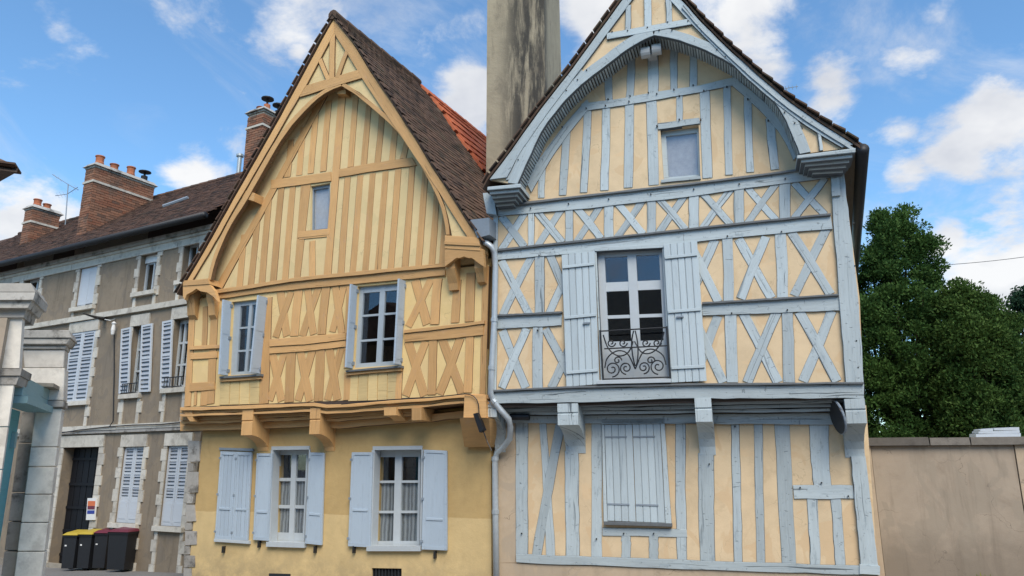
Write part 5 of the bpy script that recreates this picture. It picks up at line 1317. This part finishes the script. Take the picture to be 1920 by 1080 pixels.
rt = math.atan2(136-960, FOC)
make_bin((135, 1071), .29, .38, .78, 'lid_yellow', 'leftmost black wheelie bin with a yellow lid', -.12)
make_bin((164, 1070.5), .29, .38, .79, 'lid_yellow', 'yellow-lidded black wheelie bin next to the maroon-lidded ones', -.16)
make_bin((193, 1070), .29, .40, .81, 'lid_maroon', 'maroon-lidded black wheelie bin touching the yellow-lidded pair', -.10)
make_bin((230, 1073), .44, .52, .84, 'lid_maroon', 'largest wheelie bin with a maroon lid at the right end of the row', -.2)
g = gnd(316, 1066)
tb = thing('planter', 'low dark empty tub standing against the townhouse foot', 'planter', Matrix.Translation(g))
MB().lathe((0, 0, 0), [(.13, 0), (.17, .02), (.20, .25), (.215, .25), (.215, .29), (.18, .29), (.17, .24)], 16).build('tub', M['rubber'], tb)
MB().lathe((0, 0, .2), [(.172, 0), (.17, .04)], 12).build('soil', M['bark'], tb)

# ------------------------------------------------------------------ GATEWAY in the left foreground
GF = Frame(4500, (95, 740), 9.3)                 # the faces of the piers that look at the viewer
gt = thing('gateway', 'pale stone gateway with moulded caps and a teal door at the left edge', 'gateway', GF.mat)
DG = ray(380, HOR); DG.z = 0; DG.normalize(); dg = GF.inv.to_3x3() @ DG; dg.normalize()
def gblock(x0, x1, y0, y1, n0, depth, mat, name, par, at=0):
    q = [GF.p(x, y, at) for x, y in ((x0[0], y0), (x1[0], y0), (x1[1], y1), (x0[1], y1))]
    f_ = [Vector((p[0], -n0, p[1])) for p in q]
    ring = [f_[3], f_[2], f_[2]+dg*depth, f_[3]+dg*depth, f_[0], f_[1], f_[1]+dg*depth, f_[0]+dg*depth]
    o = MB().hexa([tuple(v) for v in ring]).build(name, mat, par)
    bm = bmesh.new(); bm.from_mesh(o.data); bmesh.ops.bevel(bm, geom=list(bm.edges), offset=.008, segments=1, affect='EDGES'); bm.to_mesh(o.data); bm.free()
    return o
ys_ = [765, 838, 875, 927, 980, 1034, 1095, 1160]
pier = MB().box((0, 0, 0), (.001, .001, .001)).build('pier', M['greystone'], gt)
xl = lambda y: 64-(y-780)*.128; xr = lambda y: 116-(y-765)*.122
for a, c in zip(ys_, ys_[1:]):
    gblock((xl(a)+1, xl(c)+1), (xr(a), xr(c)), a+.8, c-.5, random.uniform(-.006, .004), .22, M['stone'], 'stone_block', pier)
gblock((66, 65), (121, 120), 752, 764, .05, .32, M['greystone'], 'impost', pier)
for a, c in ((656, 690), (690.6, 751)): gblock((43, 46), (122, 119), a, c, .02, .3, M['stone'], 'stone_block', pier)
gblock((41, 42), (125, 123), 648, 655.5, .05, .36, M['capstone'], 'cap', pier); gblock((36, 40), (135, 127), 637, 647.6, .10, .46, M['capstone'], 'cap', pier); gblock((40, 36), (132, 137), 622, 636.6, .12, .5, M['capstone'], 'cap', pier)
for a, c in zip([770, 830, 925, 980, 1036, 1110], [829, 924, 979, 1035, 1109, 1170]):
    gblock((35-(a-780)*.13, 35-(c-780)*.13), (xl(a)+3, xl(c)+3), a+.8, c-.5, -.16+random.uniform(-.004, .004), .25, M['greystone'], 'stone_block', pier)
# lintel box, teal: runs from the near pier to the far one
e = GF.p(90, 760, 0); z0, z1 = GF.p(92, 774, 0)[1], GF.p(95, 727, 0)[1]
far = Vector((e[0], 0, 0))+dg*.02; near = far-dg*1.5
lw = Vector((-.22, .0, 0))
li = MB().hexa([tuple(v+Vector((0, 0, z0+.08))) for v in (near, far, far+lw, near+lw)]+[tuple(v+Vector((0, 0, z1-.03))) for v in (near, far, far+lw, near+lw)]).build('lintel', M['teal_pale'], gt)
MB().hexa([tuple(v+Vector((0, 0, z0))) for v in (near+Vector((.06, 0, 0)), far+Vector((.06, 0, 0)), far+lw, near+lw)]+[tuple(v+Vector((0, 0, z0+.075))) for v in (near+Vector((.06, 0, 0)), far+Vector((.06, 0, 0)), far+lw, near+lw)]).build('moulding', M['teal_pale'], li)
MB().hexa([tuple(v+Vector((0, 0, z1-.028))) for v in (far-dg*.45+Vector((.10, 0, 0)), far+Vector((.10, 0, 0)), far+lw, far-dg*.45+lw)]+[tuple(v+Vector((0, 0, z1+.015))) for v in (far-dg*.45+Vector((.10, 0, 0)), far+Vector((.10, 0, 0)), far+lw, far-dg*.45+lw)]).build('slab', M['rubble'], li)
# door leaf, set back in the opening
dx = GF.p(37, 790, 0)[0]; zd = GF.p(40, 772, 0)[1]
df_ = Vector((dx, 0, 0))-dg*.05; dn_ = df_-dg*1.5; tw_ = Vector((-.05, 0, 0))
do = MB().hexa([(v+Vector((0, 0, -.3))).to_tuple() for v in (dn_, df_, df_+tw_, dn_+tw_)]+[(v+Vector((0, 0, zd))).to_tuple() for v in (dn_, df_, df_+tw_, dn_+tw_)]).build('door', M['teal'], gt)
for (s0, s1) in ((.06, .47), (.53, .94)):
    for (za, zb) in ((.05, .45), (.5, .95)):
        P0, P1 = dn_.lerp(df_, s0), dn_.lerp(df_, s1); H = zd+.3
        v = [P0+Vector((.008, 0, 0)), P1+Vector((.008, 0, 0)), P1+Vector((.001, 0, 0)), P0+Vector((.001, 0, 0))]
        MB().hexa([(q+Vector((0, 0, -.3+H*za))).to_tuple() for q in v]+[(q+Vector((0, 0, -.3+H*zb))).to_tuple() for q in v]).build('panel', M['teal'], do)
hc = df_-dg*.25+Vector((.03, 0, zd-.35)); MB().box((hc.x-.02, hc.y-.05, hc.z-.09), (hc.x+.02, hc.y+.05, hc.z+.09)).build('hinge', M['teal_pale'], do)
# near pier with its heavier cap
NF = Frame(4500, (20, 640), 7.6)
g2 = MB().box((0, 0, 0), (.001, .001, .001)).build('pier', M['greystone'], gt)
inv = GF.inv
def nblock(pts, n0, depth, mat, name, par):
    f_ = [inv @ NF.hit(x, y, n0) for x, y in pts]
    ring = [f_[3], f_[2], f_[2]+dg*depth, f_[3]+dg*depth, f_[0], f_[1], f_[1]+dg*depth, f_[0]+dg*depth]
    return MB().hexa([tuple(v) for v in ring]).build(name, mat, par)
nblock([(-60, 596), (42, 596), (36, 690), (-66, 690)], 0, .12, M['stone'], 'stone_block', g2)
for a, c in ((722, 800), (801, 880), (881, 960), (961, 1040), (1041, 1130), (1131, 1220)): nblock([(-70-(a-720)*.15, a), (26-(a-720)*.14, a), (26-(c-720)*.14, c-1), (-70-(c-720)*.15, c-1)], random.uniform(-.004, .004), .06, M['stone'], 'stone_block', g2)
nblock([(-70, 691), (41, 691), (38, 704), (-70, 704)], .03, .5, M['greystone'], 'impost', g2); nblock([(-70, 705), (36, 705), (30, 721), (-70, 721)], .01, .46, M['greystone'], 'impost', g2)
nblock([(-75, 578), (50, 578), (44, 595), (-75, 595)], .04, .5, M['capstone'], 'cap', g2); nblock([(-80, 563), (60, 563), (52, 577), (-80, 577)], .12, .62, M['capstone'], 'cap', g2); nblock([(-85, 548), (66, 548), (62, 562), (-85, 562)], .16, .7, M['capstone'], 'cap', g2); nblock([(-85, 531), (58, 531), (66, 547), (-85, 547)], .16, .72, M['capstone'], 'cap', g2)
# lodge behind the near pier: plastered wall, eave corner high above
ldg = thing('lodge', 'beige plastered building at the left edge with a dark tiled eave corner', 'house', NF.mat)
q = [NF.p(x, y, .12) for x, y in ((-420, 596), (14, 596), (-30, 1200), (-480, 1200))]
MB().hexa([(q[3][0], -.12, -.2), (q[1][0]-.02, -.12, -.2), (q[1][0]-.02, .12, -.2), (q[3][0], .12, -.2), (q[0][0], -.12, q[0][1]), (q[1][0], -.12, q[1][1]), (q[1][0], .12, q[1][1]), (q[0][0], .12, q[0][1])]).build('wall', M['gwall'], ldg)
ez = NF.p(26, 322, .1)[1]; eu = NF.p(32, 322, .1)[0]
MB().hexa([(eu-3, -.1, ez), (eu, -.1, ez), (eu-1.9, 3, ez), (eu-3, 3, ez), (eu-3, -.05, ez+.05), (eu-.01, -.05, ez+.06), (eu-1.9, 3, ez+.06), (eu-3, 3, ez+.05)]).build('eave', M['brown_wood'], ldg)
MB().hexa([(eu-3, -.12, ez+.062), (eu-.0, -.12, ez+.062), (eu-1.9, 3, ez+.062), (eu-3, 3, ez+.062), (eu-3, 1.2, ez+1.2), (eu-2.2, 1.2, ez+1.2), (eu-2.2, 1.6, ez+1.2), (eu-3, 1.6, ez+1.2)]).build('roof', M['tile_dark'], ldg)
MB().box((eu-3, .13, -.2), (eu-2.0, 2.9, ez)).build('wall', M['gwall'], ldg)
for i in range(6):
    c = Vector((eu-.02-i*.19, -.14, ez+.10+i*.0)); MB().box((c.x-.17, c.y, c.z-.03), (c.x, c.y+.3, c.z-.008)).build('tile', M['tile_dark'], ldg)

# ------------------------------------------------------------------ GARDEN WALL on the right
WF = Frame(-3700, (1640, 900), 10.75)
gwl_ = thing('garden_wall', 'long brown rendered wall with a worn stone coping at the right edge', 'wall', WF.mat)
x0, x1 = WF.p(1622, 900)[0], WF.p(2300, 900)[0]; vt = WF.p(1700, 836)[1]
sg = [x0, WF.p(1640, 900)[0], WF.p(1912, 900)[0], x1]
MB().box((sg[1], 0, -.3), (sg[2]-.012, .4, vt)).build('render', M['gwall'], gwl_)
MB().box((sg[0], -.02, -.3), (sg[1]-.008, .4, vt)).build('render', M['plinth'], gwl_)
MB().box((sg[2], -.012, -.3), (sg[3], .4, vt)).build('render', M['plinth'], gwl_)
u = x0; i = 0
while u < x1:
    l_ = random.uniform(.5, 1.0); dz = random.uniform(-.014, .014)
    MB().hexa([(u, -.07, vt+.004), (u+l_-.012, -.07, vt+.004), (u+l_-.012, .47, vt+.004), (u, .47, vt+.004), (u+.004, -.05, vt+.105+dz), (u+l_-.016, -.05, vt+.105+dz), (u+l_-.016, .45, vt+.105+dz), (u+.004, .45, vt+.105+dz)]).build('coping_stone', M['coping'], gwl_)
    u += l_
wp = thing('weed', 'small yellow-green weed at the foot of the brown garden wall', 'plant', Matrix.Translation(WF.hit(1850, 1122, .06)))
mb = MB()
for i in range(26):
    a = random.uniform(0, 6.28); l_ = random.uniform(.12, .34); d = Vector((math.cos(a)*.35, math.sin(a)*.2-.1, 1)).normalized(); s_ = d.cross(Vector((0, 1, 0))).normalized()*.02
    p = d*l_; mb.add([tuple(-s_*.3), tuple(s_*.3), tuple(p*.6+s_), tuple(p), tuple(p*.6-s_)], [(0, 1, 2, 3, 4)], [(0, 0)]*5)
mb.build('leaves', leaf_mat('weed_leaf', (.12, .15, .03), (.2, .2, .04), (.3, .27, .05)), wp, recalc=False)
# pale metal roof behind the wall
sh = thing('shed_roof', 'pale stacked metal roofing sheets showing above the garden wall', 'roof', WF.mat)
def sp_(x, y, n=-3.2): q = WF.p(x, y, n); return q
for j, (xa, xb, ya, yb) in enumerate(((1830, 1914, 814, 826), (1835, 1912, 809, 813), (1838, 1862, 805.5, 808.6), (1864, 1911, 803, 807))):
    P = [sp_(xa, ya), sp_(xb, ya-2), sp_(xb, yb), sp_(xa, yb)]; MB().hexa([(P[3][0], 3.2, P[3][1]), (P[2][0], 3.2, P[2][1]), (P[2][0], 3.6, P[2][1]+.02), (P[3][0], 3.6, P[3][1]+.02), (P[0][0], 3.2, P[0][1]), (P[1][0], 3.2, P[1][1]), (P[1][0], 3.6, P[1][1]+.02), (P[0][0], 3.6, P[0][1]+.02)]).build('metal_sheet', M['sheet'], sh)
P = [sp_(1840, 826), sp_(1905, 826)]
MB().box((P[0][0], 3.3, -.3), (P[1][0], 3.55, P[0][1]-.002)).build('shed_wall', M['brown_wood'], sh)

# ------------------------------------------------------------------ trees
def inside(pt, pg_):
    x, y = pt; r = False; n = len(pg_)
    for i in range(n):
        (xa, ya), (xb, yb) = pg_[i], pg_[(i+1) % n]
        if (ya > y) != (yb > y) and x < (xb-xa)*(y-ya)/(yb-ya)+xa: r = not r
    return r
def tree(name, label, sil, dist, puffs, per, leaf, mat, pr=(.35, .75), droop=0.0, trunk_px=None, group=None):
    k = dist/FOC
    ctrs = []
    ys0, ys1 = min(p[1] for p in sil), max(p[1] for p in sil)
    while len(ctrs) < puffs:
        x, y = random.uniform(min(p[0] for p in sil), max(p[0] for p in sil)), random.uniform(ys0, ys1)
        if not inside((x, y), sil): continue
        xx = [v for v in range(1500, 2200, 6) if inside((v, y), sil)]
        if not xx: continue
        mid, hw = (min(xx)+max(xx))/2, max(8, (max(xx)-min(xx))/2)
        t = min(1, abs(x-mid)/hw); dep = math.sqrt(max(0, 1-t*t))*hw*k
        dep = min(dep, 3.2)
        yy = random.choice((-1, -1, 1))*dep*random.uniform(.45, 1.0)
        r = ray(x, y); p = CAM+r*((dist+yy)/r.y)
        ctrs.append(p)
    bx = (min(p[0] for p in sil)+max(p[0] for p in sil))/2 if trunk_px is None else trunk_px
    r = ray(bx, HOR); base = CAM+r*(dist/r.y); base.z = -.4
    o = thing(name, label, 'tree', Matrix.Translation(base), group)
    topz = max(c.z for c in ctrs)
    mb = MB(); mb.tube([(0, 0, 0), (.05, 0, topz*.3), (-.05, .05, topz*.65), (0, 0, topz*.95)], .26, 9, .05)
    for c in ctrs[::9]:
        l = c-base; mb.tube([(0, 0, l.z*.55), l*.6+Vector((0, 0, l.z*.12)), l], .05, 5, .015)
    mb.build('trunk', M['bark'], o)
    vs, fs = [], []
    for c in ctrs:
        rr = random.uniform(*pr)
        for _ in range(per):
            d = Vector((random.gauss(0, 1), random.gauss(0, 1), random.gauss(0, 1))).normalized()
            p = c-base+Vector((d.x, d.y, d.z*.75))*rr*(random.random()**.45)
            s_ = leaf*random.uniform(.6, 1.35)
            ax = (d*.6+Vector((random.gauss(0, .45), random.gauss(0, .45), random.gauss(0, .45)+.35-droop*2))).normalized()
            n_ = ax.cross(Vector((random.gauss(0, 1), random.gauss(0, 1), random.gauss(0, 1)))).normalized()
            a, bq = ax*s_, n_*s_*.34
            i0 = len(vs); vs += [p-a*.5, p+bq, p+a*.9, p-bq]; fs.append((i0, i0+1, i0+2, i0+3))
    me = bpy.data.meshes.new('crown'); me.from_pydata([tuple(v) for v in vs], [], fs); me.materials.append(mat); me.update()
    link('crown', me, o)
    return o
SA = [(1585, 850), (1590, 600), (1606, 520), (1626, 470), (1630, 440), (1643, 412), (1652, 398), (1672, 408), (1690, 392), (1712, 398), (1722, 424), (1716, 440), (1744, 448), (1758, 450), (1750, 478), (1764, 512), (1758, 540), (1796, 556), (1812, 620), (1830, 720), (1835, 850)]
SBt = [(1760, 850), (1762, 640), (1776, 560), (1784, 530), (1796, 522), (1806, 545), (1830, 552), (1846, 546), (1862, 570), (1894, 592), (1916, 622), (1915, 660), (1935, 740), (1950, 850)]
SCt = [(1890, 850), (1896, 720), (1885, 660), (1900, 610), (1890, 580), (1915, 540), (1930, 520), (1945, 560), (1965, 640), (1990, 850)]
tree('yew_tree', 'tall dark evergreen tree rising behind the garden wall beside the blue house', SA, 19.5, 520, 330, .062, M['leaf_a'], (.16, .46))
tree('evergreen_tree', 'lower rounded olive-green evergreen in front of the fir at the right', SBt, 18.0, 400, 300, .058, M['leaf_b'], (.18, .46))
tree('fir_tree', 'spiky dark fir cut off by the right edge of the picture', SCt, 23.0, 95, 200, .08, M['leaf_c'], (.14, .34), .45)
# overhead cable and far aerial
oc = thing('overhead_cable', 'single thin overhead cable crossing the sky above the trees', 'cable', None)
pts = []
for i in range(14):
    t = i/13; x, y = 1740+(2000-1740)*t, 499+(470-499)*t+6*math.sin(math.pi*t)*.6; r = ray(x, y); pts.append(CAM+r*(24/r.y))
MB().tube(pts, .010, 5).build('wire', M['cable'], oc)
fa = thing('aerial', 'tiny comb aerial behind the right slope of the blue gable roof', 'aerial', None)
r0, r1 = ray(1470, 166), ray(1496, 162); a, c = CAM+r0*(20/r0.y), CAM+r1*(20/r1.y)
MB().tube([a, c], .012, 5).build('boom', M['dark_frame'], fa)
for t in (.1, .35, .6, .9):
    p = a.lerp(c, t); MB().tube([p-Vector((0, 0, .07)), p+Vector((0, 0, .07))], .008, 4).build('rod', M['dark_frame'], fa)
p = a.lerp(c, .2); MB().tube([p, Vector((p.x, p.y, -.4))], .018, 5).build('mast', M['dark_frame'], fa)
